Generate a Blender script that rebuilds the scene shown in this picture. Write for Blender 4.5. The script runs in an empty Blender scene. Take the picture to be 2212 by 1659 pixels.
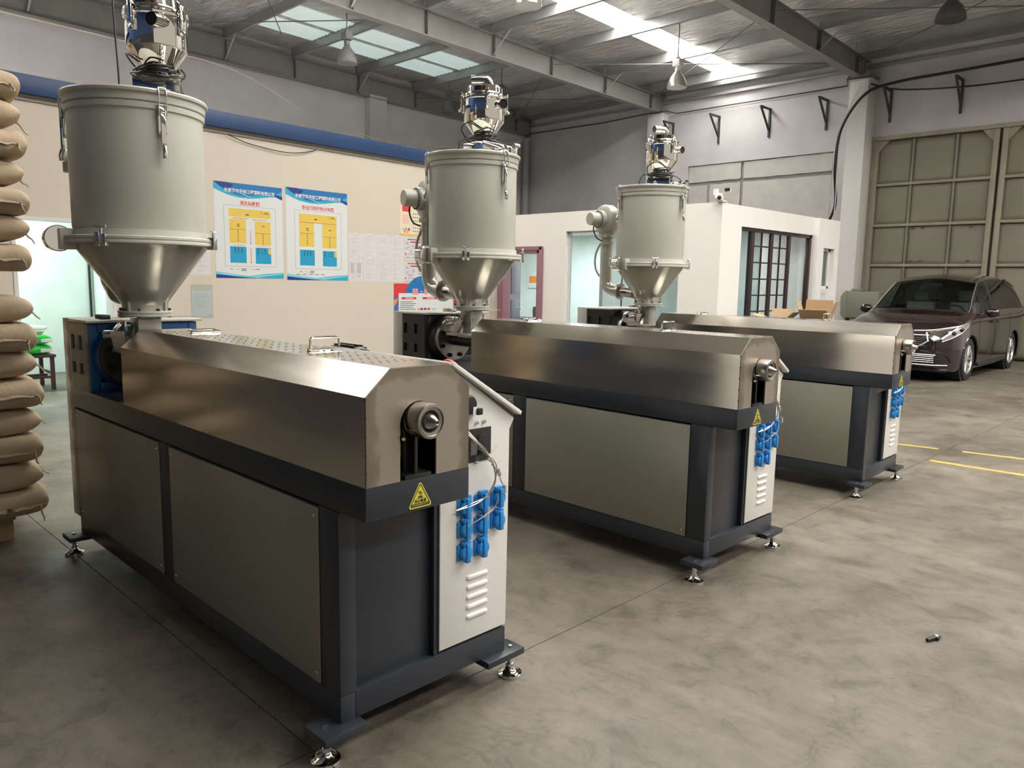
import bpy, bmesh, math, random
import numpy as np
from mathutils import Vector, Matrix, noise as mnoise
random.seed(7)
PI = math.pi
SC = bpy.context.scene
COL = SC.collection

# ------------------------------------------------------------------ camera, world, light, exposure
def look_camera():
    yaw, pitch, roll = math.radians(44.5636), math.radians(-7.712), math.radians(0.9846)
    f, W = 1658.3028, 2212
    fwd = Vector((-math.sin(yaw)*math.cos(pitch), math.cos(yaw)*math.cos(pitch), math.sin(pitch)))
    right = Vector((math.cos(yaw), math.sin(yaw), 0)); up = right.cross(fwd)
    r = right*math.cos(roll) + up*math.sin(roll); u = -right*math.sin(roll) + up*math.cos(roll)
    c = bpy.data.cameras.new('camera'); o = bpy.data.objects.new('camera', c); COL.objects.link(o)
    c.sensor_fit = 'HORIZONTAL'; c.sensor_width = 36; c.lens = f/W*36; c.clip_end = 200
    m = Matrix((r, u, -fwd)).transposed().to_4x4(); m.translation = (1.7946, -1.2322, 1.5)
    o.matrix_world = m; SC.camera = o
look_camera()
SKYLIGHT_AND_FILL = 15.0      # daylight of the seen roof strip and of added unseen strips
WORLD = 0.36         # daylight that reaches the open side of the hall
ROOM = 120            # tube lamps of the storeroom
OFFICE = 34
w = bpy.data.worlds.new('world'); SC.world = w; w.use_nodes = True
w.node_tree.nodes['Background'].inputs[0].default_value = (1.0, 0.94, 0.85, 1)
w.node_tree.nodes['Background'].inputs[1].default_value = WORLD
SC.view_settings.view_transform = 'Standard'; SC.view_settings.look = 'None'
SC.view_settings.gamma = 1; SC.view_settings.use_curve_mapping = False
SC.view_settings.exposure = 0.55
SC.cycles.use_denoising = True
SC.cycles.max_bounces = 8; SC.cycles.diffuse_bounces = 4; SC.cycles.glossy_bounces = 4
SC.cycles.sample_clamp_indirect = 6
SC.cycles.caustics_reflective = False; SC.cycles.caustics_refractive = False

# ------------------------------------------------------------------ materials
def pm(name, col, rough=.5, metal=0, var=0, scale=6, bump=0, bscale=60, coat=0, spec=.5, col2=None, stretch=None, trans=0, rvar=0, detail=4):
    m = bpy.data.materials.new(name); m.use_nodes = True
    nt = m.node_tree; b = nt.nodes['Principled BSDF']
    b.inputs['Base Color'].default_value = (*col, 1); b.inputs['Roughness'].default_value = rough
    b.inputs['Metallic'].default_value = metal; b.inputs['Coat Weight'].default_value = coat
    b.inputs['Coat Roughness'].default_value = .05
    b.inputs['Specular IOR Level'].default_value = spec; b.inputs['Transmission Weight'].default_value = trans
    L = nt.links.new
    if var or bump or col2 or rvar:
        tc = nt.nodes.new('ShaderNodeTexCoord'); mp = nt.nodes.new('ShaderNodeMapping'); L(tc.outputs['Object'], mp.inputs[0])
        if stretch: mp.inputs['Scale'].default_value = stretch
    if var or col2 or rvar:
        n = nt.nodes.new('ShaderNodeTexNoise'); n.inputs['Scale'].default_value = scale; n.inputs['Detail'].default_value = detail
        L(mp.outputs[0], n.inputs['Vector'])
        r = nt.nodes.new('ShaderNodeMapRange'); r.inputs[1].default_value = .3; r.inputs[2].default_value = .7
        L(n.outputs[0], r.inputs[0])
        c2 = col2 or tuple(c*(1-var) for c in col)
        if var or col2:
            mx = nt.nodes.new('ShaderNodeMix'); mx.data_type = 'RGBA'
            mx.inputs[6].default_value = (*c2, 1); mx.inputs[7].default_value = (*col, 1)
            L(r.outputs[0], mx.inputs[0]); L(mx.outputs[2], b.inputs['Base Color'])
        if rvar:
            r2 = nt.nodes.new('ShaderNodeMapRange'); r2.inputs[3].default_value = rough; r2.inputs[4].default_value = rough+rvar
            L(r.outputs[0], r2.inputs[0]); L(r2.outputs[0], b.inputs['Roughness'])
    if bump:
        n2 = nt.nodes.new('ShaderNodeTexNoise'); n2.inputs['Scale'].default_value = bscale; n2.inputs['Detail'].default_value = 5
        L(mp.outputs[0], n2.inputs['Vector'])
        bp = nt.nodes.new('ShaderNodeBump'); bp.inputs['Strength'].default_value = bump; bp.inputs['Distance'].default_value = .02
        L(n2.outputs[0], bp.inputs['Height']); L(bp.outputs[0], b.inputs['Normal'])
    return m

def emit(name, col, s):
    m = bpy.data.materials.new(name); m.use_nodes = True; nt = m.node_tree
    b = nt.nodes['Principled BSDF']; b.inputs['Base Color'].default_value = (.6, .6, .6, 1)
    b.inputs['Emission Color'].default_value = (*col, 1); b.inputs['Emission Strength'].default_value = s
    return m

def concrete():
    m = bpy.data.materials.new('concrete'); m.use_nodes = True; nt = m.node_tree; b = nt.nodes['Principled BSDF']; L = nt.links.new
    geo = nt.nodes.new('ShaderNodeNewGeometry')
    def nz(s, d, rough=.6, dist=0):
        n = nt.nodes.new('ShaderNodeTexNoise'); n.inputs['Scale'].default_value = s; n.inputs['Detail'].default_value = d
        n.inputs['Roughness'].default_value = rough; n.inputs['Distortion'].default_value = dist
        L(geo.outputs['Position'], n.inputs['Vector']); return n.outputs[0]
    def ramp(src, stops):
        r = nt.nodes.new('ShaderNodeValToRGB'); L(src, r.inputs[0]); e = r.color_ramp.elements
        while len(e) < len(stops): e.new(.5)
        for k, (p, c) in enumerate(stops): e[k].position = p; e[k].color = (*c, 1)
        return r.outputs[0]
    def mix(f, a, c, mode='MULTIPLY'):
        x = nt.nodes.new('ShaderNodeMix'); x.data_type = 'RGBA'; x.blend_type = mode
        if isinstance(f, float): x.inputs[0].default_value = f
        else: L(f, x.inputs[0])
        L(a, x.inputs[6]); L(c, x.inputs[7]); return x.outputs[2]
    base = ramp(nz(.8, 8, .70, .5), [(.32, (.078, .066, .050)), (.48, (.128, .110, .086)), (.60, (.158, .138, .108)), (.74, (.20, .176, .140))])
    fine = ramp(nz(5, 8, .72, .8), [(.3, (.55, .54, .52)), (.47, (.95, .95, .95)), (.7, (1.18, 1.16, 1.12))])
    spots = ramp(nz(13, 5, .6), [(.24, (.35, .35, .35)), (.33, (1, 1, 1)), (1, (1, 1, 1))])
    scr = ramp(nz(2.6, 12, .82, 2.6), [(.38, (.66, .65, .63)), (.47, (1, 1, 1)), (.60, (1, 1, 1)), (.74, (1.2, 1.19, 1.17))])
    mp = nt.nodes.new('ShaderNodeMapping'); mp.inputs['Scale'].default_value = (1.2, 9, 1); mp.inputs['Rotation'].default_value = (0, 0, .5); L(geo.outputs['Position'], mp.inputs[0])
    sn = nt.nodes.new('ShaderNodeTexNoise'); sn.inputs['Scale'].default_value = 1.6; sn.inputs['Detail'].default_value = 9; sn.inputs['Roughness'].default_value = .75; L(mp.outputs[0], sn.inputs['Vector'])
    strk = ramp(sn.outputs[0], [(.3, (.84, .84, .83)), (.5, (1, 1, 1)), (.72, (1.12, 1.12, 1.11))])
    c = mix(1.0, base, fine); c = mix(.8, c, spots); c = mix(1.0, c, scr); c = mix(1.0, c, strk)
    L(c, b.inputs['Base Color'])
    rr = nt.nodes.new('ShaderNodeMapRange'); L(nz(3, 6), rr.inputs[0]); rr.inputs[1].default_value = .3; rr.inputs[2].default_value = .7
    rr.inputs[3].default_value = .36; rr.inputs[4].default_value = .6; L(rr.outputs[0], b.inputs['Roughness'])
    bp = nt.nodes.new('ShaderNodeBump'); bp.inputs['Strength'].default_value = .12; bp.inputs['Distance'].default_value = .01
    L(nz(30, 6), bp.inputs['Height']); L(bp.outputs[0], b.inputs['Normal'])
    return m

def foil():
    # silver faced insulation, wrinkled, with a faint grid of scrim
    m = pm('roof_foil', (.84, .84, .82), .40, .55, var=.25, scale=1.3)
    nt = m.node_tree; b = nt.nodes['Principled BSDF']; L = nt.links.new
    geo = nt.nodes.new('ShaderNodeNewGeometry'); mp = nt.nodes.new('ShaderNodeMapping'); mp.inputs['Scale'].default_value = (1.0, 3.2, 1)
    L(geo.outputs['Position'], mp.inputs[0])
    n = nt.nodes.new('ShaderNodeTexNoise'); n.inputs['Scale'].default_value = 2.2; n.inputs['Detail'].default_value = 6; n.inputs['Distortion'].default_value = .6
    L(mp.outputs[0], n.inputs['Vector'])
    bp = nt.nodes.new('ShaderNodeBump'); bp.inputs['Strength'].default_value = 1.0; bp.inputs['Distance'].default_value = .2
    L(n.outputs[0], bp.inputs['Height']); L(bp.outputs[0], b.inputs['Normal'])
    return m

def steel_end():
    # sheet end plate: dull ground steel, heat tinted and greasy towards its edges
    m = pm('stained_steel', (.50, .43, .35), .40, .75); nt = m.node_tree; b = nt.nodes['Principled BSDF']; L = nt.links.new
    tc = nt.nodes.new('ShaderNodeTexCoord'); sp = nt.nodes.new('ShaderNodeSeparateXYZ'); L(tc.outputs['Object'], sp.inputs[0])
    def mth(op, a, c):
        n = nt.nodes.new('ShaderNodeMath'); n.operation = op
        for k, v in enumerate((a, c)):
            if isinstance(v, (int, float)): n.inputs[k].default_value = v
            else: L(v, n.inputs[k])
        return n.outputs[0]
    dy = mth('MULTIPLY', mth('ABSOLUTE', mth('SUBTRACT', sp.outputs[1], .198), 0), 5.0)
    dz = mth('MULTIPLY', mth('SUBTRACT', sp.outputs[2], .98), 3.6)
    edge = mth('MAXIMUM', dy, dz)
    n = nt.nodes.new('ShaderNodeTexNoise'); n.inputs['Scale'].default_value = 9; n.inputs['Detail'].default_value = 4; L(tc.outputs['Object'], n.inputs['Vector'])
    v = mth('ADD', edge, mth('MULTIPLY', n.outputs[0], .55))
    r = nt.nodes.new('ShaderNodeValToRGB'); L(mth('MULTIPLY', v, .7), r.inputs[0]); e = r.color_ramp.elements
    e[0].position = .72; e[0].color = (.40, .35, .29, 1); e[1].position = .78; e[1].color = (.28, .24, .195, 1)
    x = r.color_ramp.elements.new(.93); x.color = (.22, .185, .148, 1)
    L(r.outputs[0], b.inputs['Base Color']); return m

M = {}
M['concrete'] = concrete(); M['foil'] = foil(); M['end_steel'] = steel_end()
M['joint'] = pm('joint_dirt', (.06, .052, .043), .9)
M['yellow_line'] = pm('floor_yellow', (.55, .33, .05), .6, col2=(.26, .19, .09), scale=14)
M['beige'] = pm('beige_paint', (.66, .59, .49), .6, var=.04, scale=1.2)
M['white_wall'] = pm('white_paint', (.80, .77, .735), .6, var=.02, scale=1)
M['old_wall'] = pm('old_white_paint', (.62, .60, .60), .7, var=.13, scale=1.4, bump=.15, bscale=3)
M['grey_wall'] = pm('grey_lilac_paint', (.74, .72, .73), .7, var=.13, scale=1.2, bump=.15, bscale=3)
M['patch'] = pm('bare_block', (.60, .575, .54), .8, var=.12, scale=3)
M['mortar'] = pm('mortar', (.34, .33, .32), .9, var=.2, scale=8)
M['store_wall'] = pm('storeroom_paint', (.72, .80, .76), .6, var=.14, scale=2.2)
M['blue_beam'] = pm('blue_beam_paint', (.012, .05, .155), .45, var=.15, scale=4)
M['grey_strip'] = pm('strip_grey', (.30, .27, .235), .6)
M['beam'] = pm('beam_grey', (.27, .262, .245), .5, .0, var=.15, scale=2)
M['beam_dark'] = pm('beam_dark', (.17, .168, .16), .55, var=.2, scale=3)
M['purlin'] = pm('galvanised', (.42, .42, .41), .4, .4, var=.15, scale=3)
M['skylight'] = emit('skylight_and_fill_sheet', (1, .97, .915), SKYLIGHT_AND_FILL)  # also worn by the unseen strips added for light
M['green_sheet'] = emit('green_sheet', (.70, .92, .88), .30)
M['bracket'] = pm('bracket_iron', (.05, .048, .045), .6)
M['pipe'] = pm('pipe_grey', (.42, .41, .40), .5)
M['gate'] = pm('gate_khaki', (.27, .245, .185), .55, var=.16, scale=1.1)
M['gate_rail'] = pm('gate_rail', (.36, .32, .24), .5, var=.15, scale=3)
M['rust'] = pm('rust', (.2, .1, .03), .8, var=.4, scale=8)
M['navy'] = pm('navy_enamel', (.023, .028, .037), .36, var=.12, scale=3, bump=.03, bscale=160)
M['panel'] = pm('grey_panel', (.265, .258, .212), .36, .25, var=.05, scale=2, rvar=.05)
M['guard'] = pm('guard_sheet', (.52, .50, .46), .3, .5, var=.05, scale=3)
M['steel'] = pm('brushed_stainless', (.58, .54, .48), .14, 1, rvar=.07, scale=3, stretch=(.3, 3, 3), bump=.012, bscale=3)
M['steel_top'] = pm('stainless_top', (.66, .62, .56), .14, 1, bump=.012, bscale=3)
M['bare_steel'] = pm('turned_steel', (.42, .39, .35), .28, 1, var=.3, scale=9)
M['dark_steel'] = pm('oiled_steel', (.10, .088, .075), .4, .8, var=.3, scale=10)
M['chrome'] = pm('polished_steel', (.83, .80, .74), .035, 1)
M['zinc'] = pm('zinc_plate', (.68, .67, .64), .2, 1)
M['hopper'] = pm('hopper_grey', (.50, .495, .43), .34, var=.02, scale=2)
M['cone'] = pm('cone_grey', (.47, .455, .39), .22, .35)
M['white'] = pm('white_powder_coat', (.74, .725, .69), .34)
M['blue'] = pm('socket_blue', (.018, .24, .62), .32)
M['gear_blue'] = pm('gear_blue', (.012, .085, .24), .38, var=.2, scale=6)
M['gear_black'] = pm('gear_black', (.014, .015, .016), .36, var=.2, scale=6)
M['black'] = pm('black_plastic', (.012, .012, .012), .4)
M['void'] = pm('black_and_hole_shade', (.006, .006, .006), .8)  # plain black, also the shade inside holes put into colour
M['rubber'] = pm('rubber', (.018, .018, .018), .7)
M['red'] = pm('red_plastic', (.55, .02, .015), .35)
M['sticker'] = pm('sticker_yellow', (.62, .57, .07), .4)
M['brass'] = pm('heater_brass', (.42, .27, .09), .45, .6)
M['wire'] = pm('white_wire', (.70, .67, .58), .5)
M['braid'] = pm('braided_wire', (.38, .37, .35), .35, .8)
M['kraft'] = pm('kraft_paper', (.50, .385, .255), .75, var=.22, scale=5, bump=.5, bscale=9)
M['kraft_dark'] = pm('kraft_seam', (.20, .14, .08), .85)
M['thread'] = pm('sack_thread', (.40, .31, .21), .9)
M['wood'] = pm('pallet_wood', (.42, .29, .16), .75, var=.3, scale=4, stretch=(1, 8, 8))
M['card'] = pm('cardboard', (.40, .28, .165), .75, var=.1, scale=4)
M['card_shaded'] = pm('cardboard_shaded', (.33, .21, .105), .8, var=.1, scale=4)  # cardboard with the far flap's shading put into the colour
M['green_bag'] = pm('green_bag', (.02, .50, .06), .3, var=.2, scale=6)
M['bag_white'] = pm('bag_white', (.75, .78, .75), .4)
M['stool'] = pm('stool_wood', (.06, .02, .022), .5)
M['paper'] = pm('paper', (.70, .67, .68), .6, var=.05, scale=6)
M['paper_grey'] = pm('paper_print', (.50, .48, .49), .6)
M['paper_dark'] = pm('paper_ink', (.10, .10, .12), .6)
M['poster'] = pm('poster_white', (.70, .73, .72), .38)
M['p_navy'] = pm('print_navy', (.012, .04, .25), .38)
M['p_blue'] = pm('print_blue', (.01, .17, .45), .38)
M['p_cyan'] = pm('print_cyan', (.02, .40, .60), .38)
M['p_lcyan'] = pm('print_light_cyan', (.25, .66, .72), .38)
M['p_yellow'] = pm('print_yellow', (.78, .55, .10), .38)
M['p_plan'] = pm('print_plan_blue', (.01, .33, .55), .38)
M['p_red'] = pm('print_red', (.68, .04, .04), .4)
M['p_pink'] = pm('print_pink', (.80, .30, .30), .4)
M['p_orange'] = pm('print_orange', (.80, .30, .05), .4)
M['p_cream'] = pm('print_cream', (.78, .68, .50), .4)
M['p_black'] = pm('print_black', (.02, .02, .02), .5)
M['p_white'] = pm('print_white', (.80, .80, .80), .4)
M['p_skin'] = pm('print_skin', (.66, .42, .28), .4)
M['p_purple'] = pm('print_purple', (.10, .05, .22), .4)
M['p_green'] = pm('print_green', (.25, .45, .12), .4)
M['p_lblue'] = pm('print_light_blue', (.35, .55, .75), .4)
M['red_frame'] = pm('door_frame_red', (.30, .15, .19), .35)
M['door_grey'] = pm('door_leaf_grey', (.10, .095, .11), .4)
M['dark_wood'] = pm('dark_red_wood', (.030, .012, .012), .35)
M['pvc'] = pm('white_pvc', (.72, .71, .69), .35)
def glassmat(name, tint, alpha):
    m = bpy.data.materials.new(name); m.use_nodes = True; nt = m.node_tree; nt.nodes.clear(); L = nt.links.new
    o = nt.nodes.new('ShaderNodeOutputMaterial'); g = nt.nodes.new('ShaderNodeBsdfGlossy'); g.inputs['Roughness'].default_value = .02
    t = nt.nodes.new('ShaderNodeBsdfTransparent'); t.inputs[0].default_value = (*tint, 1)
    fr = nt.nodes.new('ShaderNodeFresnel'); gm = nt.nodes.new('ShaderNodeNewGeometry'); io = nt.nodes.new('ShaderNodeMapRange')
    io.inputs[3].default_value = 1.45; io.inputs[4].default_value = 1/1.45; L(gm.outputs['Backfacing'], io.inputs[0]); L(io.outputs[0], fr.inputs[0])
    mx = nt.nodes.new('ShaderNodeMixShader'); L(fr.outputs[0], mx.inputs[0]); L(t.outputs[0], mx.inputs[1]); L(g.outputs[0], mx.inputs[2])
    L(mx.outputs[0], o.inputs[0]); return m
M['glass'] = glassmat('window_glass', (.93, .965, .96), .1)
M['car_glass'] = glassmat('car_glass', (.50, .60, .55), .1)
M['car_tint'] = glassmat('car_privacy_glass', (.12, .13, .12), .1)
M['lamp_glass'] = glassmat('headlamp_glass', (.9, .9, .9), .1)
M['car'] = pm('maroon_car_paint', (.014, .0055, .006), .22, .2, coat=1)
M['car_black'] = pm('car_black_trim', (.010, .010, .010), .45)
M['car_in'] = pm('car_interior', (.10, .10, .095), .8)
M['car_seat'] = pm('car_seat', (.22, .21, .19), .7)
M['tyre'] = pm('tyre', (.016, .016, .016), .75)
M['alloy'] = pm('alloy', (.62, .61, .60), .34, .85)
M['lampshade'] = pm('lamp_aluminium', (.55, .53, .48), .3, .8)
M['lamp_dark'] = pm('lamp_grey', (.12, .12, .115), .5)
M['cctv'] = pm('cctv_white', (.78, .77, .74), .4)
M['gatebox'] = pm('gatebox_green_grey', (.24, .245, .185), .5, var=.1, scale=3)
M['tube'] = emit('tube_light', (.86, 1, .95), 9)
M['tube_office'] = emit('office_light', (.90, .96, 1), 5)
M['chair'] = pm('chair_black', (.02, .021, .023), .6)
M['near_wall'] = pm('near_wall_paint', (.055, .052, .052), .7, var=.1, scale=1)
M['near_blue'] = pm('near_blue_sheet', (.020, .075, .24), .5)

# ------------------------------------------------------------------ mesh helpers
class MB:
    def __init__(s): s.v = []; s.f = []
    def add(s, vs, fs, mat=None):
        o = len(s.v)
        s.v += [tuple(mat @ Vector(p)) for p in vs] if mat is not None else [tuple(p) for p in vs]
        s.f += [tuple(i+o for i in f) for f in fs]; return s
    def box(s, x0, x1, y0, y1, z0, z1, mat=None):
        vs = [(x, y, z) for z in (z0, z1) for y in (y0, y1) for x in (x0, x1)]
        return s.add(vs, [(0, 2, 3, 1), (4, 5, 7, 6), (0, 1, 5, 4), (2, 6, 7, 3), (0, 4, 6, 2), (1, 3, 7, 5)], mat)
    def obox(s, p, q, w, h, up=(0, 0, 1)):
        # bar from p to q with section w x h
        p, q = Vector(p), Vector(q); d = (q-p); L = d.length; d.normalize(); u = Vector(up)
        sd = d.cross(u)
        if sd.length < 1e-4: sd = d.cross(Vector((1, 0, 0)))
        sd.normalize(); u = sd.cross(d)
        m = Matrix((d, sd, u)).transposed().to_4x4(); m.translation = p
        return s.box(0, L, -w/2, w/2, -h/2, h/2, m)
    def tube(s, pts, r, n=8, caps=True, closed=False):
        P = [Vector(p) for p in pts]; N = len(P); R = r if isinstance(r, (list, tuple)) else [r]*N
        o = len(s.v); prev = None
        for i in range(N):
            a = P[i-1] if (i > 0 or closed) else P[i]; b = P[(i+1) % N] if (i < N-1 or closed) else P[i]
            t = (b-a).normalized()
            if prev is None:
                sd = t.cross(Vector((0, 0, 1)))
                if sd.length < 1e-3: sd = t.cross(Vector((1, 0, 0)))
            else: sd = prev - t*prev.dot(t)
            sd.normalize(); prev = sd; u = sd.cross(t)
            for k in range(n):
                an = 2*PI*k/n; s.v.append(tuple(P[i] + (sd*math.cos(an)+u*math.sin(an))*R[i]))
        for i in range(N if closed else N-1):
            j = (i+1) % N
            for k in range(n):
                k2 = (k+1) % n; s.f.append((o+i*n+k, o+i*n+k2, o+j*n+k2, o+j*n+k))
        if caps and not closed:
            s.f.append(tuple(o+k for k in range(n))[::-1]); s.f.append(tuple(o+(N-1)*n+k for k in range(n)))
        return s
    def lathe(s, prof, n=48, mat=None, a0=0, a1=2*PI):
        full = abs(a1-a0-2*PI) < 1e-6; K = n if full else n+1; vs = []
        for r, z in prof:
            for k in range(K):
                an = a0+(a1-a0)*k/n; vs.append((r*math.cos(an), r*math.sin(an), z))
        fs = []
        for i in range(len(prof)-1):
            for k in range(n):
                k2 = (k+1) % K if full else k+1
                fs.append((i*K+k, i*K+k2, (i+1)*K+k2, (i+1)*K+k))
        if full:
            if prof[0][0] > 1e-6: fs.append(tuple(range(K))[::-1])
            if prof[-1][0] > 1e-6: fs.append(tuple((len(prof)-1)*K+k for k in range(K)))
        return s.add(vs, fs, mat)
    def prism(s, poly, h0, h1, mat=None):
        n = len(poly); vs = [(a, b, h0) for a, b in poly]+[(a, b, h1) for a, b in poly]
        fs = [tuple(range(n))[::-1], tuple(range(n, 2*n))]+[(i, (i+1) % n, n+(i+1) % n, n+i) for i in range(n)]
        return s.add(vs, fs, mat)
    def ball(s, c, r, n=10, sc=(1, 1, 1)):
        pr = [(math.sin(PI*i/n)*r, -math.cos(PI*i/n)*r) for i in range(n+1)]
        m = Matrix.Translation(c) @ Matrix.Diagonal((*sc, 1)); return s.lathe(pr, n*2, m)
    def mesh(s, name, mat, bev=0, ang=32, seg=2):
        me = bpy.data.meshes.new(name); me.from_pydata(s.v, [], s.f)
        bm = bmesh.new(); bm.from_mesh(me)
        bmesh.ops.remove_doubles(bm, verts=bm.verts, dist=1e-6)
        bmesh.ops.recalc_face_normals(bm, faces=bm.faces)
        if bev:
            ed = [e for e in bm.edges if len(e.link_faces) == 2 and e.calc_face_angle(0) > .5]
            bmesh.ops.bevel(bm, geom=ed, offset=bev, segments=seg, profile=.5, affect='EDGES', clamp_overlap=True)
        bm.to_mesh(me); bm.free()
        if mat is not None: me.materials.append(mat)
        for p in me.polygons: p.use_smooth = True
        me.set_sharp_from_angle(angle=math.radians(ang))
        return me
AX_X = Matrix(((0, 0, 1, 0), (1, 0, 0, 0), (0, 1, 0, 0), (0, 0, 0, 1)))   # prism (a,b,h) -> x=h, y=a, z=b
AX_Y = Matrix(((1, 0, 0, 0), (0, 0, 1, 0), (0, 1, 0, 0), (0, 0, 0, 1)))   # (a,b,h) -> x=a, y=h, z=b

def link(name, me, parent=None, loc=(0, 0, 0), rotz=0):
    o = bpy.data.objects.new(name, me); COL.objects.link(o); o.location = loc; o.rotation_euler = (0, 0, rotz)
    if parent is not None: o.parent = parent
    return o
def part(name, mb, mat, parent=None, bev=0, ang=32, seg=2, loc=(0, 0, 0), rotz=0):
    return link(name, mb.mesh(name, mat, bev, ang, seg) if isinstance(mb, MB) else mb, parent, loc, rotz)
def thing(name, label, cat, loc=(0, 0, 0), rotz=0, group=None):
    o = link(name, None, None, loc, rotz); return tag(o, label, cat, group)
def tag(o, label, cat, group=None, kind=None):
    if label: o['label'] = label
    if cat: o['category'] = cat
    if group: o['group'] = group
    if kind: o['kind'] = kind
    return o
def struct(name, mb, mat, bev=0, loc=(0, 0, 0), rotz=0, ang=32):
    o = part(name, mb, mat, None, bev, ang, 2, loc, rotz); o['kind'] = 'structure'; return o
def copy_tree(o, parent=None):
    c = o.copy(); COL.objects.link(c)
    if parent is not None: c.parent = parent
    for ch in list(o.children): copy_tree(ch, c)
    return c
def text_mesh(body, size, mat, m4, bold=0.0, align='CENTER', ext=.0004):
    cu = bpy.data.curves.new('text', 'FONT'); cu.body = body; cu.size = size; cu.align_x = align; cu.align_y = 'CENTER'
    cu.extrude = ext; cu.offset = bold; cu.resolution_u = 2
    ob = bpy.data.objects.new('text', cu); COL.objects.link(ob)
    dg = bpy.context.evaluated_depsgraph_get(); me = bpy.data.meshes.new_from_object(ob.evaluated_get(dg))
    bpy.data.objects.remove(ob); me.transform(m4); me.materials.clear(); me.materials.append(mat); return me
def arc(cx, cy, r, a0, a1, n): return [(cx+r*math.cos(a0+(a1-a0)*k/n), cy+r*math.sin(a0+(a1-a0)*k/n)) for k in range(n+1)]
def smooth_path(pts, k=6):
    P = [Vector(p) for p in pts]; out = []
    for i in range(len(P)-1):
        p0, p1, p2, p3 = P[max(i-1, 0)], P[i], P[i+1], P[min(i+2, len(P)-1)]
        for j in range(k):
            t = j/k; out.append(.5*((2*p1)+(p2-p0)*t+(2*p0-5*p1+4*p2-p3)*t*t+(3*p1-p0-3*p2+p3)*t**3))
    out.append(P[-1]); return out

# ================================================================== SETTING
def roof_z(y): return 7.30-.027*y
def raf_bot(y): return 6.49-.02*y
def raf_top(y): return 7.09-.03*y

# ---- floor: six metre slabs with sawn joints
fl = struct('floor', MB().box(-16.4, 13.2, -9.2, 17.9, -.2, -.006), M['joint'])
XE = [-16.3, -12.22, -6.22, -.235, 5.8, 13]; YE = [-9, -6.1, -.045, 5.87, 11.9, 17.8]
for i in range(len(XE)-1):
    for j in range(len(YE)-1):
        part('slab', MB().box(XE[i]+.0022, XE[i+1]-.0022, YE[j]+.0022, YE[j+1]-.0022, -.04, 0), M['concrete'], fl)
def stripe(x0, y0, x1, y1, wd):
    d = Vector((x1-x0, y1-y0, 0)).normalized(); n = Vector((-d.y, d.x, 0))*wd/2; m = MB()
    ts = np.linspace(0, 1, 14); lo = []; hi = []
    for t in ts:
        p = Vector((x0, y0, 0)).lerp(Vector((x1, y1, 0)), t)
        j1 = 1+.25*mnoise.noise(p*9); j2 = 1+.25*mnoise.noise(p*9+Vector((5, 1, 2)))
        lo.append((*(p-n*j1).xy, 0)); hi.append((*(p+n*j2).xy, 0))
    for k in range(len(ts)-1):
        a, b, c, d2 = lo[k], lo[k+1], hi[k+1], hi[k]
        m.add([(*q[:2], z) for z in (.0005, .0025) for q in (a, b, c, d2)], [(4, 5, 6, 7), (0, 3, 2, 1), (0, 1, 5, 4), (2, 3, 7, 6)])
    return m
for q in [(-.64, 6.53, -.30, 6.60, .055), (-.11, 6.635, .42, 6.735, .06), (.75, 6.8, 1.9, 7.0, .06), (-.20, 6.005, .72, 6.03, .075), (1.0, 6.05, 2.4, 6.09, .075)]:
    part('yellow_line', stripe(*q), M['yellow_line'], fl)

# ---- left partition (beige) with the storeroom doorway and the blue beam on top; local x runs along it, -y faces the hall
LA = (-7.784, .936, 0); LR = math.radians(94.5)
LWM = Matrix.Translation(LA) @ Matrix.Rotation(LR, 4, 'Z')
wl = MB().box(-6, .0, 0, .18, 0, 3.30).box(.97, 7.62, 0, .18, 0, 3.30).box(0, .97, 0, .18, 2.06, 3.30)
wall_left = struct('wall_left', wl, M['beige'], 0, LA, LR)
part('grey_strip', MB().box(-6, 7.6, -.02, .2, 3.285, 3.33).box(-6, 7.6, -.05, .2, 3.325, 3.35), M['grey_strip'], wall_left)  # grey strip; shade under the blue beam is put into its colour
part('blue_beam', MB().box(-6, 6.6, -.10, .2, 3.345, 3.54), M['blue_beam'], wall_left, .004)
part('door_jamb', MB().box(-.035, 0.005, -.01, .19, 0, 2.09).box(.965, 1.005, -.01, .19, 0, 2.09).box(-.035, 1.005, -.01, .19, 2.055, 2.09), M['white'], wall_left)
part('skirting', MB().box(-6, -.036, -.012, 0, 0, .07).box(1.006, 7.5, -.012, 0, 0, .07), M['grey_strip'], wall_left)

# ---- storeroom behind the partition
struct('wall_storeroom_back', MB().box(-11.4, -11.2, -6, 2.9, 0, 3.2), M['store_wall'])
ws = struct('wall_storeroom_side', MB().box(-11.2, -8.12, 2.72, 2.85, 0, 3.2), M['store_wall'])
part('conduit', MB().tube([(-11.17, 2.66, 0.02), (-11.17, 2.66, 3.1)], .018, 8), M['black'], ws)
part('cable_tray', MB().box(-11.19, -8.3, 2.69, 2.72, .64, .67), M['pvc'], ws)
struct('ceiling_storeroom', MB().box(-16.2, -8.45, -9, 8.5, 3.2, 3.3), M['white_wall'])
# ---- gable wall
gw = struct('wall_gable', MB().prism([(-9.2, 0), (17.9, 0), (17.9, roof_z(17.9)+.02), (-9.2, roof_z(-9.2)+.02)], -16.4, -16.2, AX_X), M['grey_wall'])
part('pilaster', MB().box(-16.2, -15.95, 11.2, 11.75, 0, 6.35), M['old_wall'], gw)
part('downpipe', MB().tube([(-16.0, 17.3, 0.02), (-16.0, 17.3, 6.05)], .11, 14), M['pipe'], gw)
part('pipe_collar', MB().tube([(-16.0, 17.3, 4.7), (-16.0, 17.3, 4.82)], .125, 14), M['pipe'], gw)

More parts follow.
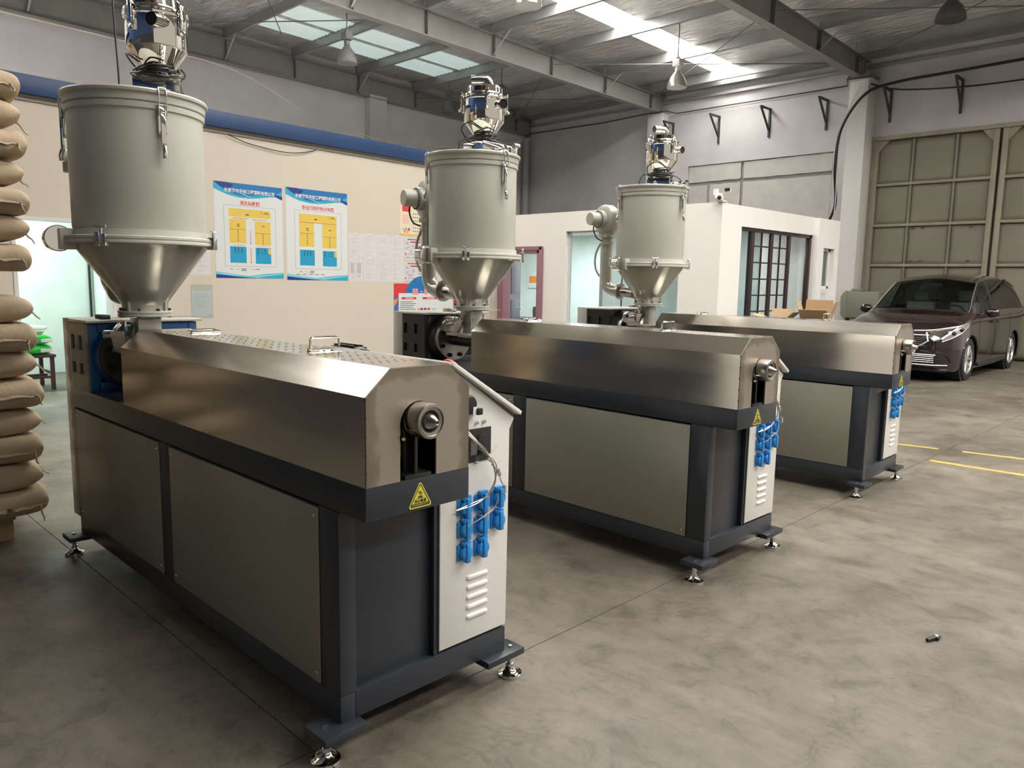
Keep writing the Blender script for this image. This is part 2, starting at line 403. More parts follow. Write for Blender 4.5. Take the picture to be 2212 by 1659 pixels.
# ---- back wall with pilaster, bare block patch, brackets, and the header over the gate
bw = MB().box(-16.2, -10.02, 17.5, 17.75, 0, 6.84).box(-10.02, -6.05, 17.5, 17.75, 0, 3.05).box(-10.02, -6.05, 17.5, 17.75, 4.66, 6.84)
bw.box(-6.05, -5.16, 17.5, 17.75, 0, 6.84).box(-5.16, 13, 17.5, 17.75, 4.87, 6.84).box(.1, 13, 17.5, 17.75, 0, 4.87)
wall_back = struct('wall_back', bw, M['old_wall'])
part('mortar_bed', MB().box(-10.02, -6.05, 17.57, 17.75, 3.05, 4.66), M['mortar'], wall_back)
def rough_block(x0, x1, z0, z1):
    bm = bmesh.new(); n = 12; vs = {}
    for i in range(n+1):
        for j in range(n+1):
            x = x0+(x1-x0)*i/n; z = z0+(z1-z0)*j/n
            if i in (0, n): x += .02*mnoise.noise(Vector((x, z*6, 0)))
            if j in (0, n): z += .02*mnoise.noise(Vector((x*6, z, 3)))
            for d in (0, 1): vs[i, j, d] = bm.verts.new((x, 17.53+.05*d+(0 if d else .006*mnoise.noise(Vector((x*3, z*3, 1)))), z))
    for i in range(n):
        for j in range(n):
            bm.faces.new((vs[i, j, 0], vs[i+1, j, 0], vs[i+1, j+1, 0], vs[i, j+1, 0]))
    for i in range(n):
        for j in (0, n): bm.faces.new((vs[i, j, 0], vs[i+1, j, 0], vs[i+1, j, 1], vs[i, j, 1]))
        for j in (0, n): bm.faces.new((vs[j, i, 0], vs[j, i+1, 0], vs[j, i+1, 1], vs[j, i, 1]))
    me = bpy.data.meshes.new('block'); bmesh.ops.recalc_face_normals(bm, faces=bm.faces); bm.to_mesh(me); bm.free(); me.materials.append(M['patch']); return me
for q in [(-10.0, -8.46, 4.22, 4.64), (-8.38, -6.07, 4.22, 4.64), (-10.0, -9.42, 3.07, 4.13), (-9.34, -8.46, 3.07, 4.13), (-8.38, -6.07, 3.07, 4.13)]:
    link('block', rough_block(*q), wall_back)
part('column', MB().box(-5.58, -5.165, 17.0, 17.5, 0, 6.14), M['white_wall'], wall_back, .006)
part('column', MB().box(-11.2, -10.72, 17.18, 17.5, 0, 6.12), M['white_wall'], wall_back, .006)
part('column_cap', MB().box(-5.62, -5.12, 16.95, 17.5, 6.14, 6.19), M['beam_dark'], wall_back)
for x in (-10.55, -9.13, -7.72, -6.27, -4.83, -3.40, -1.97):
    b = MB().obox((x, 17.48, 5.17), (x, 17.48, 5.87), .045, .045, (1, 0, 0)).obox((x, 17.5, 5.85), (x, 16.98, 5.85), .045, .045).obox((x, 17.46, 5.35), (x, 17.02, 5.83), .04, .04, (1, 0, 0))
    part('bracket', b, M['bracket'], wall_back)
part('conduit', MB().tube([(-16, 17.42, 6.2), (-13, 17.42, 6.17), (-11.3, 17.1, 6.14), (-10.6, 17.1, 6.14), (-10.4, 17.42, 6.1), (-8, 17.42, 6.1), (-5.8, 17.42, 6.1), (-5.62, 16.93, 6.12), (-5.1, 16.93, 6.1)], .016, 6), M['bracket'], wall_back)

# ---- gate
g = struct('door_1', MB().box(-5.16, -5.10, 17.46, 17.56, 0, 4.87).box(.04, .1, 17.46, 17.56, 0, 4.87).box(-5.16, .1, 17.44, 17.56, 4.78, 4.87), M['gate_rail'])
part('gate_backing', MB().box(-5.10, .04, 17.62, 17.65, 0, 4.8), M['gate'], g)  # added backing that blocks outside light in the gap between the leaves
for xs in ([-5.05, -4.27, -3.40, -2.66], [-2.50, -1.72, -.86, -.02]):
    for i in range(3):
        for z0, z1 in ((.03, 1.05), (1.05, 1.98), (1.98, 2.88), (2.88, 3.79), (3.79, 4.76)):
            bm = bmesh.new(); gr = {}
            for a in range(9):
                for c in range(9):
                    u, v = a/8, c/8; y = 17.52-.018*(math.sin(PI*u)*math.sin(PI*v))+.008*mnoise.noise(Vector((xs[i]+u, z0+v, 7)))
                    gr[a, c] = bm.verts.new((xs[i]+.01+(xs[i+1]-xs[i]-.02)*u, y, z0+.01+(z1-z0-.02)*v))
            for a in range(8):
                for c in range(8): bm.faces.new((gr[a, c], gr[a+1, c], gr[a+1, c+1], gr[a, c+1]))
            r = bmesh.ops.extrude_face_region(bm, geom=bm.faces[:])
            bmesh.ops.translate(bm, verts=[v for v in r['geom'] if isinstance(v, bmesh.types.BMVert)], vec=(0, .03, 0))
            bmesh.ops.recalc_face_normals(bm, faces=bm.faces)
            me = bpy.data.meshes.new('gate_panel'); bm.to_mesh(me); bm.free(); me.materials.append(M['gate'])
            for p in me.polygons: p.use_smooth = True
            link('gate_panel', me, g)
    for z in (1.05, 1.98, 2.88, 3.79):
        part('gate_rail', MB().box(xs[0], xs[3], 17.45, 17.53, z-.03, z+.03), M['gate_rail'], g, .004)
    for x in xs[1:3]: part('gate_mullion', MB().box(x-.022, x+.022, 17.485, 17.53, .03, 4.76), M['gate'], g, .004)
    for x in (xs[0], xs[3]): part('gate_stile', MB().box(x-.05, x+.05, 17.44, 17.55, .02, 4.77), M['gate_rail'], g, .004)
    for sx, x in ((1, xs[0]+.05), (-1, xs[3]-.05)):
        part('corner_plate', MB().prism([(x, 4.77), (x+sx*.22, 4.77), (x, 4.52)], 17.46, 17.49, AX_Y), M['gate_rail'], g)
for x, z in ((-3.95, 2.80), (-3.0, 2.80), (-4.15, 2.80), (-3.95, 2.08), (-3.0, 2.08), (-4.15, 2.08)):
    part('bolt_head', MB().box(x-.03, x+.03, 17.485, 17.51, z-.015, z+.015), M['rust'], g)
# ---- office: front wall (faces -y), end wall (faces +x), inner shell
fw = MB().box(-11.6, -8.115, 8.5, 8.64, 0, 2.62).box(-8.115, -7.14, 8.5, 8.64, 2.036, 2.62).box(-7.14, -6.60, 8.5, 8.64, 0, 2.62)
fw.box(-6.60, -4.43, 8.5, 8.64, 2.305, 2.62).box(-6.60, -4.43, 8.5, 8.64, 0, .32).box(-4.43, -3.77, 8.5, 8.64, 0, 2.62)
struct('wall_office_front', fw, M['white_wall'])
ew = MB().box(-3.91, -3.77, 8.64, 9.07, 0, 2.61).box(-3.91, -3.77, 9.07, 11.5, 2.32, 2.61)
ew.box(-4.7, -3.68, 11.5, 11.72, 0, 2.6).box(-4.7, -3.68, 12.16, 12.34, 0, 2.6).box(-4.7, -3.68, 11.72, 12.16, 0, 1.44).box(-4.7, -3.68, 11.72, 12.16, 2.12, 2.6)
struct('wall_office_end', ew, M['white_wall'])
struct('wall_office_back', MB().box(-11.6, -4.7, 12.2, 12.34, 0, 2.5), M['store_wall'])
struct('wall_office_left', MB().box(-11.6, -11.46, 8.64, 12.2, 0, 2.5), M['store_wall'])
struct('wall_office_partition', MB().box(-6.98, -6.90, 9.9, 12.2, 0, 2.5), M['store_wall'])
struct('ceiling_office', MB().box(-11.6, -3.92, 8.64, 12.3, 2.50, 2.58), M['white_wall'])
# red framed office door
d2 = struct('door_2', MB().box(-8.115, -8.03, 8.47, 8.66, 0, 2.036).box(-7.225, -7.14, 8.47, 8.66, 0, 2.036).box(-8.115, -7.14, 8.47, 8.66, 1.955, 2.036), M['red_frame'], .006)
part('door_architrave', MB().box(-8.15, -8.09, 8.455, 8.49, 0, 2.07).box(-7.165, -7.105, 8.455, 8.49, 0, 2.07).box(-8.15, -7.105, 8.455, 8.49, 2.01, 2.07), M['red_frame'], d2, .006)
lm = Matrix.Translation((-8.03, 8.64, 0)) @ Matrix.Rotation(math.radians(120), 4, 'Z')
lf = MB().box(0, .80, 0, .04, .01, 1.95, lm)
leaf = part('door_leaf', lf, M['door_grey'], d2)
pn = MB()
for z0, z1 in ((.12, .62), (.72, 1.15), (1.25, 1.82)): pn.box(.1, .70, -.008, 0, z0, z1, lm)
part('door_moulding', pn, M['door_grey'], leaf, .004)
part('door_handle', MB().tube([lm @ Vector((.73, -.01, .98)), lm @ Vector((.73, -.06, .98)), lm @ Vector((.62, -.06, .98))], .01, 8), M['zinc'], leaf)
# front window
w1 = struct('window_1', MB().box(-6.60, -6.57, 8.56, 8.62, .32, 2.305).box(-4.46, -4.43, 8.56, 8.62, .32, 2.305).box(-6.6, -4.43, 8.56, 8.62, 2.28, 2.305).box(-6.6, -4.43, 8.56, 8.62, .32, .35), M['pvc'])
part('pane', MB().box(-6.57, -5.51, 8.585, 8.595, .35, 2.28), M['glass'], w1)
part('pane', MB().box(-5.50, -4.46, 8.585, 8.595, .35, 2.28), M['glass'], w1)
part('pane_joint', MB().box(-5.51, -5.50, 8.58, 8.60, .35, 2.28), M['black'], w1)
# glazed end opening: fixed pane, two muntined leaves, fixed pane
w2 = struct('window_2', MB().box(-3.87, -3.80, 9.07, 11.5, 2.27, 2.32).box(-3.87, -3.80, 9.07, 11.5, 0, .05).box(-3.87, -3.80, 11.43, 11.5, 0, 2.32), M['dark_wood'], .004)
for y in (9.52, 10.13, 10.73): part('door_stile', MB().box(-3.855, -3.815, y-.042, y+.042, .04, 2.28), M['dark_wood'], w2, .004)
part('pane', MB().box(-3.845, -3.838, 9.08, 9.47, .05, 2.27), M['glass'], w2)
part('pane', MB().box(-3.845, -3.838, 10.79, 11.43, .05, 2.27), M['glass'], w2)
part('pane_edge', MB().box(-3.86, -3.82, 9.44, 9.47, .05, 2.27), M['black'], w2)
for y0, y1 in ((9.575, 10.075), (10.185, 10.675)):
    ym = (y0+y1)/2
    part('muntin', MB().box(-3.85, -3.826, ym-.008, ym+.008, .05, 2.27), M['dark_wood'], w2)
    zs = [.05, .33, .585, .84, 1.09, 1.333, 1.578, 1.824, 2.066, 2.27]
    for z in zs[1:-1]: part('muntin', MB().box(-3.85, -3.826, y0-.02, y1+.02, z-.010, z+.010), M['dark_wood'], w2)
    for k in range(9):
        for a, b in ((y0, ym-.012), (ym+.012, y1)):
            part('pane', MB().box(-3.842, -3.837, a, b, zs[k], zs[k+1]), M['glass'], w2)
w3 = struct('window_3', MB().box(-3.79, -3.75, 11.72, 12.16, 1.44, 1.49).box(-3.79, -3.75, 11.72, 12.16, 2.07, 2.12).box(-3.79, -3.75, 11.72, 11.77, 1.44, 2.12).box(-3.79, -3.75, 12.09, 12.16, 1.44, 2.12), M['pvc'], .003)
part('pane', MB().box(-3.775, -3.768, 11.77, 12.09, 1.49, 2.07), M['glass'], w3)
part('inner_blind', MB().box(-3.81, -3.80, 11.74, 12.12, 1.46, 2.1), M['lamp_dark'], w3)

# ---- roof
def slab_roof(x0, x1):
    m = MB(); y0, y1 = -9.3, 17.9
    m.add([(x, y, roof_z(y)+h) for h in (0, .08) for x in (x0, x1) for y in (y0, y1)], [(0, 1, 3, 2), (4, 6, 7, 5), (0, 4, 5, 1), (2, 3, 7, 6), (0, 2, 6, 4), (1, 5, 7, 3)]); return m
STRIPS = ((-14.2, -13.6, -7, 1.0), (-9.02, -8.30, -9.2, 17.4), (-4.6, -3.1, 5.6, 8.3), (-1.15, .05, .5, 9.0), (2.4, 3.6, 1, 17.4), (6.6, 7.8, -2, 17.4))  # second strip is seen; the others are unseen, added to light the hall
_rm = MB(); _xs = [-16.4]+[v for st in STRIPS for v in st[:2]]+[13.2]
for k in range(0, len(_xs), 2): _q = slab_roof(_xs[k], _xs[k+1]); _rm.add(_q.v, _q.f)
def roof_piece(x0, x1, y0, y1): return MB().add([(x, y, roof_z(y)+h) for h in (0, .08) for x in (x0, x1) for y in (y0, y1)], [(0, 1, 3, 2), (4, 6, 7, 5), (0, 4, 5, 1), (2, 3, 7, 6), (0, 2, 6, 4), (1, 5, 7, 3)])
for x0, x1, lo, hi in STRIPS:
    for a, b in ((-9.3, lo), (hi, 17.9)):
        if b-a > .05: _q = roof_piece(x0, x1, a, b); _rm.add(_q.v, _q.f)
ceil = struct('ceiling', _rm, M['foil'])
SX = [-16.02, -10.9, -5.42, .2, 5.8, 11.4]
for x in SX:
    m = MB(); y0, y1 = -9, 17.45; n = 2
    def fr(y, dx, dz): return (x+dx, y, dz)
    for a0, a1, za, zb in ((-.006, .006, lambda y: raf_bot(y), lambda y: raf_top(y)), (-.1, .1, lambda y: raf_bot(y), lambda y: raf_bot(y)+.018), (-.1, .1, lambda y: raf_top(y)-.014, lambda y: raf_top(y))):
        m.add([(x+a, y, z(y)) for z in (za, zb) for y in (y0, y1) for a in (a0, a1)], [(0, 2, 3, 1), (4, 5, 7, 6), (0, 1, 5, 4), (2, 6, 7, 3), (0, 4, 6, 2), (1, 3, 7, 5)])
    rf = part('rafter', m, M['beam'], ceil)
    for y in (3.3, 5.3, 7.25, 9.0, 10.87, 12.75, 14.8, 16.8):
        part('stiffener', MB().box(x-.09, x+.09, y-.006, y+.006, raf_bot(y)+.018, raf_top(y)-.014), M['beam_dark'], rf)
PY = [-8, -6.2, -4.3, -2.4, -.5, 1.4, 3.3, 5.3, 7.25, 9.0, 10.87, 12.75, 14.8, 16.8]
for y in PY:
    zt = roof_z(y)-.002; zb = raf_top(y)
    for i in range(len(SX)-1):
        x0, x1 = SX[i]+(.012 if i else -.1), SX[i+1]-.012
        m = MB().box(x0, x1, y-.003, y+.003, zb, zt).box(x0, x1, y, y+.065, zt-.004, zt).box(x0, x1, y-.065, y, zb, zb+.005).box(x0, x1, y-.065, y-.061, zb, zb+.025)
        part('purlin', m, M['purlin'], ceil)
for x in SX[:3]:
    for y in (3.3, 7.25, 10.87, 14.8):
        for sx in (1, -1):
            if x < -16 and sx < 0: continue
            part('knee_brace', MB().obox((x+sx*.02, y-.03, raf_bot(y)+.02), (x+sx*.62, y-.03, raf_top(y)+.03), .04, .005), M['purlin'], ceil)
for x0, x1, ya, yb in ((-16, -10.9, 5.3, 9), (-10.9, -5.42, 12.75, 16.8), (-16, -10.9, 12.75, 16.8), (-5.42, .2, 12.75, 16.8)):
    for a, b in (((x0, ya), (x1, yb)), ((x0, yb), (x1, ya))):
        part('tie_rod', MB().tube([(a[0], a[1], raf_top(a[1])-.18), (b[0], b[1], raf_top(b[1])-.18)], .011, 6), M['beam_dark'], ceil)
part('eaves_beam', MB().box(-16.2, 13, 17.42, 17.5, 6.40, 6.47).box(-16.2, 13, 17.3, 17.5, 6.62, 6.82), M['purlin'], ceil)
def sheet(x0, x1, ya, yb, ribs=0, drop=.012):
    m = MB(); n = ribs*4 if ribs else 1; vs = []
    for k in range(n+1):
        x = x0+(x1-x0)*k/n; dz = (.018 if ribs and (k % 4) in (1, 2) else 0)
        for y in (ya, yb): vs.append((x, y, roof_z(y)-drop-dz))
    k0 = len(vs); vs += [(a, b, c+.008) for a, b, c in vs]
    fs = []
    for k in range(n):
        fs += [(2*k, 2*k+1, 2*k+3, 2*k+2), (k0+2*k, k0+2*k+2, k0+2*k+3, k0+2*k+1), (2*k, 2*k+2, k0+2*k+2, k0+2*k), (2*k+1, k0+2*k+1, k0+2*k+3, 2*k+3)]
    fs += [(0, k0, k0+1, 1), (2*n, 2*n+1, k0+2*n+1, k0+2*n)]
    return m.add(vs, fs)
for x0, x1, lo, hi in STRIPS:
    ys = [lo]+[y for y in PY if lo+.3 < y < hi-.3]+[hi]
    for a, b in zip(ys[:-1], ys[1:]): part('skylight_or_fill_panel', roof_piece(x0, x1, a, b), M['skylight'], ceil)
for x0, x1 in ((-15.1, -14.3), (-14.1, -13.3)):
    for a, b in ((7.3, 8.95), (9.05, 10.8), (10.95, 12.7)):
        part('rooflight_sheet', sheet(x0, x1, a, b, 5), M['green_sheet'], ceil)
# ---- near wall, and unseen boards added for the steel to reflect
struct('wall_near_added', MB().box(-7.6, -1.6, -2.75, -2.6, 0, 2.5), M['near_wall'])  # unseen dark board, added so the steel covers reflect something dark
nw = struct('wall_near', MB().box(-16.4, 13.2, -9.3, -9.1, 0, 7.5), M['near_wall'])
part('blue_reflected_sheet', MB().box(-14, 12, -9.1, -9.05, 2.6, 7.0), M['near_blue'], nw)  # unseen blue sheet, guessed to give the polished loaders their blue reflection

# ================================================================== EXTRUDERS
_cache = {}; _idx = [0]
def K(name, fn, mat, parent, bev=0, ang=32, seg=2, loc=(0, 0, 0), rotz=0):
    k = _idx[0]; _idx[0] += 1
    if k not in _cache:
        r = fn(); _cache[k] = r if isinstance(r, bpy.types.Mesh) else r.mesh(name, mat, bev, ang, seg)
    o = link(name, _cache[k], parent, loc, rotz)
    if mat is not None and _cache[k].materials[0] != mat:
        o.material_slots[0].link = 'OBJECT'; o.material_slots[0].material = mat
    return o
ZT, CL, CW, CS, CH, CC = .90, 1.93, .396, .264, .342, .088       # slab top, cover length/width/shoulder/height/chamfer
XC, YC = -2.15, .195                                              # hopper axis
def cover_shell():
    def prof(t): return [(t, 0), (t, CS-.3*t), (CC+.3*t, CH-t), (CW-CC-.3*t, CH-t), (CW-t, CS-.3*t), (CW-t, 0)]
    o, i = prof(0), prof(.004); poly = [(a, b+ZT) for a, b in o] + [(a, b+ZT) for a, b in i[::-1]]
    return MB().prism(poly, -CL, -.002, AX_X)
def end_plate():
    a0, a1, zc, r = .122, .260, 1.068, .069
    inner = [(a1, ZT), (a1, zc)] + arc((a0+a1)/2, zc, r, 0, PI, 18)[1:-1] + [(a0, zc), (a0, ZT)]
    poly = [(.002, ZT), (a0, ZT)] + [(a0, zc)] + arc((a0+a1)/2, zc, r, PI, 0, 18)[1:-1] + [(a1, zc), (a1, ZT), (CW-.002, ZT), (CW-.002, ZT+CS), (CW-CC, ZT+CH-.002), (CC, ZT+CH-.002), (.002, ZT+CS)]
    return MB().prism(poly, -.006, .0015, AX_X)
def holes():
    m = MB()
    for gx in np.arange(-1.75, -.08, .105):
        for dx in (0, .034):
            for j in range(6):
                y = .115+j*.030+(.012 if dx else 0)
                if y < .30: m.lathe([(.0046, 0), (.0046, .0009)], 10, Matrix.Translation((gx+dx, y, ZT+CH-.0006)))
    return m
def handle(stand):
    m = MB(); w, h = .115, .048
    pts = [(0, 0, .004), (0, .0, h), (0, w, h), (0, w, .004)]
    path = [Vector((0, 0, .004)), Vector((0, 0, h-.008)), Vector((0, .003, h-.002)), Vector((0, .009, h)), Vector((0, w-.009, h)), Vector((0, w-.003, h-.002)), Vector((0, w, h-.008)), Vector((0, w, .004))]
    if not stand: path = [Vector((-p.z, p.y, .006+.1*p.z)) for p in path]
    m.tube(path, .0042, 8)
    m.tube([(0, -.008, .004), (0, w+.008, .004)], .006, 8)
    return m.box(-.012, .012, -.006, .03, 0, .003).box(-.012, .012, w-.03, w+.006, 0, .003)
def socket():
    m = MB().box(0, .008, -.029, .029, -.029, .029)
    m.lathe([(.0265, .006), (.0265, .021), (.023, .026), (0, .0285)], 28, Matrix(((0, 0, 1, 0), (1, 0, 0, .003), (0, 1, 0, -.001), (0, 0, 0, 1))))
    m.box(.006, .024, -.014, .018, .022, .043).box(.01, .032, -.006, .012, -.034, .034)
    m.tube([(.014, -.018, .036), (.014, .022, .036)], .008, 8)
    for a in (-1, 1):
        for b in (-1, 1): m.lathe([(.0032, 0), (.0032, .011)], 8, Matrix(((0, 0, 1, 0), (1, 0, 0, a*.024), (0, 1, 0, b*.024), (0, 0, 0, 1))))
    return m
def louvre():
    pr = [(.0002, -.052)]+[(.010*math.sin(t), -.042-.010*math.cos(t)) for t in np.linspace(.1, PI/2, 5)]
    pr += [(r, -z) for r, z in pr[::-1]]
    return MB().lathe(pr, 14, Matrix(((1, 0, 0, 0), (0, 0, 1, 0), (0, 1, 0, 0), (0, 0, 0, 1))) @ Matrix.Diagonal((.8, 1, 1, 1)))
def foot_pad():
    return MB().lathe([(.0, 0), (.046, 0), (.047, .004), (.046, .010), (.038, .012), (.022, .022), (.016, .034), (.0, .034)], 36)
def foot_stem(h):
    m = MB().lathe([(.011, .03), (.011, h)], 16)
    return m.lathe([(.017, .036), (.017, .047)], 6).lathe([(.017, h-.012), (.017, h)], 6)
def hexbolt(r, h, mat4): return MB().lathe([(r, 0), (r, h)], 6, mat4)
XM = lambda x, y, z: Matrix(((0, 0, 1, x), (1, 0, 0, y), (0, 1, 0, z), (0, 0, 0, 1)))   # lathe axis along +x
def YM(x, y, z): return Matrix(((1, 0, 0, x), (0, 0, -1, y), (0, 1, 0, z), (0, 0, 0, 1)))  # lathe axis along -y
def tri(c, zb, s, r, n=5):
    # rounded equilateral triangle, base centre c at height zb
    h = s*.9; V = [(c-s/2, zb), (c+s/2, zb), (c, zb+h)]; cx, cz = c, zb+h*.36; out = []
    for k, (a, b) in enumerate(V):
        d = math.atan2(b-cz, a-cx); L = math.hypot(a-cx, b-cz)-2*r*.9
        px, pz = cx+math.cos(d)*L, cz+math.sin(d)*L
        out += arc(px, pz, r, d-PI/3, d+PI/3, n)
    return out

def extruder(loc, rotz, label, gear, slotmat, shaft, lrot, loff, blue):
    _idx[0] = 0
    R = thing('extruder', label, 'extruder', loc, rotz, 'plastic extruders')
    # ---------------- base frame
    def base():
        m = MB().box(-2.665, -.172, .006, .388, .115, .790).box(-2.665, -.935, .3885, .70, .115, .790)
        m.box(-2.68, -.145, 0, .055, .11, .2).box(-2.68, -2.646, 0, .05, .2005, .7955).box(-1.526, -1.417, 0, .05, .2005, .7955).box(-.255, -.145, 0, .06, .2005, .7955)
        m.box(-.20, -.1452, .0555, .722, .11, .204).box(-2.68, -.2005, .66, .7215, .11, .204)
        m.box(-.19, -.147, .375, .393, .2045, .7955).box(-.19, -.147, .0605, .3745, .74, .7955)
        return m
    B = K('base_frame', base, M['navy'], R, .003)
    def slab(): return MB().box(-2.68, 0, 0, CW+.003, .797, ZT).box(-2.68, -.93, CW, .70, .797, ZT)
    K('table_slab', slab, M['navy'], B, .003)
    for x0, x1 in ((-2.645, -1.528), (-1.415, -.257)):
        p = K('side_panel', lambda: MB().box(x0, x1, -.004, .001, .204, .787), M['panel'], B, .0008)
        def scr():
            m = MB()
            for x in (x0+.022, x1-.022):
                for z in (.235, .757): m.lathe([(.0055, 0), (.005, .002), (.002, .0035), (0, .0036)], 10, YM(x, -.004, z))
            return m
        K('panel_screws', scr, M['zinc'], B)
    for (x, y, px0, px1, py0, py1) in ((-.164, -.045, -.225, -.098, -.085, .07), (-.145, .752, -.205, -.105, .60, .79), (-2.656, -.045, -2.71, -2.58, -.085, .07), (-2.60, .752, -2.66, -2.55, .60, .79)):
        f = K('levelling_foot', lambda: MB().box(px0, px1, py0, py1, .086, .111), M['navy'], R, .0025)
        K('foot_pad', foot_pad, M['chrome'], f, 0, 32, 2, (x, y, 0)); f2 = K('foot_stem', lambda: foot_stem(.088), M['zinc'], f, 0, 32, 2, (x, y, 0))
        K('foot_bolt', lambda: hexbolt(.008, .006, Matrix.Translation((x, y, .111))), M['zinc'], f)
    # ---------------- warning sign on the nose of the slab
    s = K('warning_sign', lambda: MB().prism(tri(.198, .806, .092, .007), 0, .0012, AX_X), M['sticker'], R)
    def ring():
        a = tri(.198, .8105, .080, .005); b = tri(.198, .8145, .070, .0035); n = len(a); m = MB()
        return m.add([(.0013, *p) for p in a]+[(.0013, *p) for p in b]+[(.0017, *p) for p in a]+[(.0017, *p) for p in b],
                     [(2*n+i, 2*n+(i+1) % n, 3*n+(i+1) % n, 3*n+i) for i in range(n)]+[(i, (i+1) % n, 2*n+(i+1) % n, 2*n+i) for i in range(n)])
    K('sign_border', ring, M['p_black'], s)
    def picto():
        m = MB()
        for k in (-1, 0, 1):
            pts = [(.0016, .198+k*.0045+.002*math.sin(t*5), .8455+.012*t) for t in np.linspace(0, 1, 9)]
            m.tube(pts, .0009, 5)
        m.prism([(.191, .8425), (.205, .8425), (.207, .838), (.189, .838)], .0012, .0018, AX_X)
        return m.prism([(.188, .8368), (.208, .8368), (.2095, .8348), (.1865, .8348)], .0012, .0018, AX_X)
    K('hot_surface_symbol', picto, M['p_black'], s)
    TX = lambda y, z: Matrix(((0, 0, 1, .0016), (1, 0, 0, y), (0, 1, 0, z), (0, 0, 0, 1)))
    K('sign_text', lambda: text_mesh('当心高温', .0115, M['p_black'], TX(.198, .8265), .0002), M['p_black'], s)
    K('sign_text', lambda: text_mesh('WARNING HIGH TEMPERATURE', .0048, M['p_black'], TX(.198, .8180), .0001), M['p_black'], s)
    # ---------------- stainless barrel cover
    Cv = K('barrel_cover', cover_shell, M['steel'], R, 0, 20)
    K('end_plate', end_plate, M['end_steel'], Cv)
    K('vent_holes', holes, M['void'], Cv)['kind'] = 'stuff'  # black discs on the sheet, the dark of open holes as colour
    K('cover_handle', lambda: handle(False), M['chrome'], Cv, 0, 40, 2, (-1.61, .20, ZT+CH))
    K('cover_handle', lambda: handle(True), M['chrome'], Cv, 0, 40, 2, (-.565, .165, ZT+CH))
    def seam():
        m = MB()
        for z in np.linspace(ZT+.04, ZT+CS-.01, 5): m.box(-.004, .0022, -.0006, .003, z, z+.006)
        return m
    K('weld_spots', seam, M['dark_steel'], Cv)
    # ---------------- barrel, die ring, support
    yb, zb = .191, 1.082
    def barrel():
        m = MB().lathe([(.0, -2.36), (.047, -2.36), (.047, -.06), (.0, -.06)], 28, XM(0, yb, zb))
        for a in (20, 200, 160, 340): m.tube([(-2.32, yb+.048*math.cos(math.radians(a)), zb+.048*math.sin(math.radians(a))), (-1.9, yb+.048*math.cos(math.radians(a)), zb+.048*math.sin(math.radians(a)))], .005, 6)
        return m
    K('barrel', barrel, M['dark_steel'], R)
    die = K('die_ring', lambda: MB().lathe([(.03, -.06), (.050, -.06), (.050, -.005), (.0485, -.003), (.0485, .001), (.0535, .004), (.0545, .010), (.0545, .058), (.052, .064), (.044, .066), (.043, .060), (.034, .058), (.034, .02), (.0, .02)], 48, XM(0, yb, zb)), M['bare_steel'], R, 0, 25)
    K('die_groove', lambda: MB().lathe([(.0335, .022), (.0335, .0585), (.0285, .0585), (.0285, .022)], 32, XM(0, yb, zb)), M['void'], die)
    K('nozzle_tip', lambda: MB().lathe([(.0285, .02), (.0285, .052), (.026, .056), (.0085, .088), (.0065, .09), (.0045, .089), (.0045, .07), (.0, .07)], 32, XM(0, yb, zb)), M['bare_steel'], die, 0, 25)
    K('nozzle_bore', lambda: MB().lathe([(.0, .074), (.0044, .074), (.0044, .0885), (.0, .0885)], 12, XM(0, yb, zb)), M['void'], die)
    K('lock_pin', lambda: MB().tube([(-.02, yb-.045, zb-.035), (.015, yb-.066, zb-.052)], .006, 8), M['zinc'], die)
    K('heater_band', lambda: MB().lathe([(.047, -.30), (.066, -.30), (.066, -.07), (.047, -.07)], 28, XM(0, yb, zb)).box(-.12, -.06, yb-.062, yb-.015, .955, 1.0), M['brass'], R)
    K('barrel_support', lambda: MB().box(-.06, -.045, yb-.02, yb+.02, ZT, 1.02).box(-.10, -.01, yb-.006, yb+.006, ZT, 1.03).box(-.1, 0, yb-.05, yb+.05, ZT, ZT+.012), M['black'], R, .001)
    K('cover_dark_sheet', lambda: MB().box(-.36, -.34, .008, CW-.008, ZT, ZT+CS), M['void'], R)  # black sheet added for the dark inside of the cover
    # ---------------- gearbox, thrust flange, guards
    gb = K('gearbox', lambda: MB().box(-2.67, -2.46, .014, .55, ZT, 1.243), M['gear_black'], R, .004)
    def gframe():
        m = MB().box(-2.47, -2.42, .012, .06, ZT, 1.245).box(-2.47, -2.42, .51, .56, ZT, 1.245).box(-2.47, -2.42, .05, .52, 1.20, 1.245).box(-2.47, -2.42, .05, .52, ZT, .945)
        m.lathe([(.176, -2.47), (.176, -2.44), (.170, -2.425), (.160, -2.40), (.156, -2.365), (.05, -2.365)], 48, XM(0, yb, zb))
        return m.box(-2.47, -2.43, .36, .39, 1.0, 1.21)
    K('gearbox_front', gframe, gear, gb, .003)
    def slots():
        m = MB(); xs = [-2.668, -2.66, -2.605, -2.54, -2.49, -2.42]; zs = [ZT, .983, 1.041, 1.11, 1.183, 1.246]
        for i in range(5):
            for j in range(5):
                if i in (1, 3) and j in (1, 3): continue
                m.box(xs[i], xs[i+1], 0, .011, zs[j], zs[j+1])
        return m
    K('slotted_plate', slots, slotmat, gb)
    K('slot_backing', lambda: MB().box(-2.665, -2.425, .0125, .0138, .95, 1.21), gear, gb)
    fl = K('thrust_flange', lambda: MB().lathe([(.05, -2.365), (.152, -2.365), (.154, -2.36), (.154, -2.325), (.150, -2.32), (.05, -2.32)], 56, XM(0, yb, zb)), shaft, R, 0, 25)
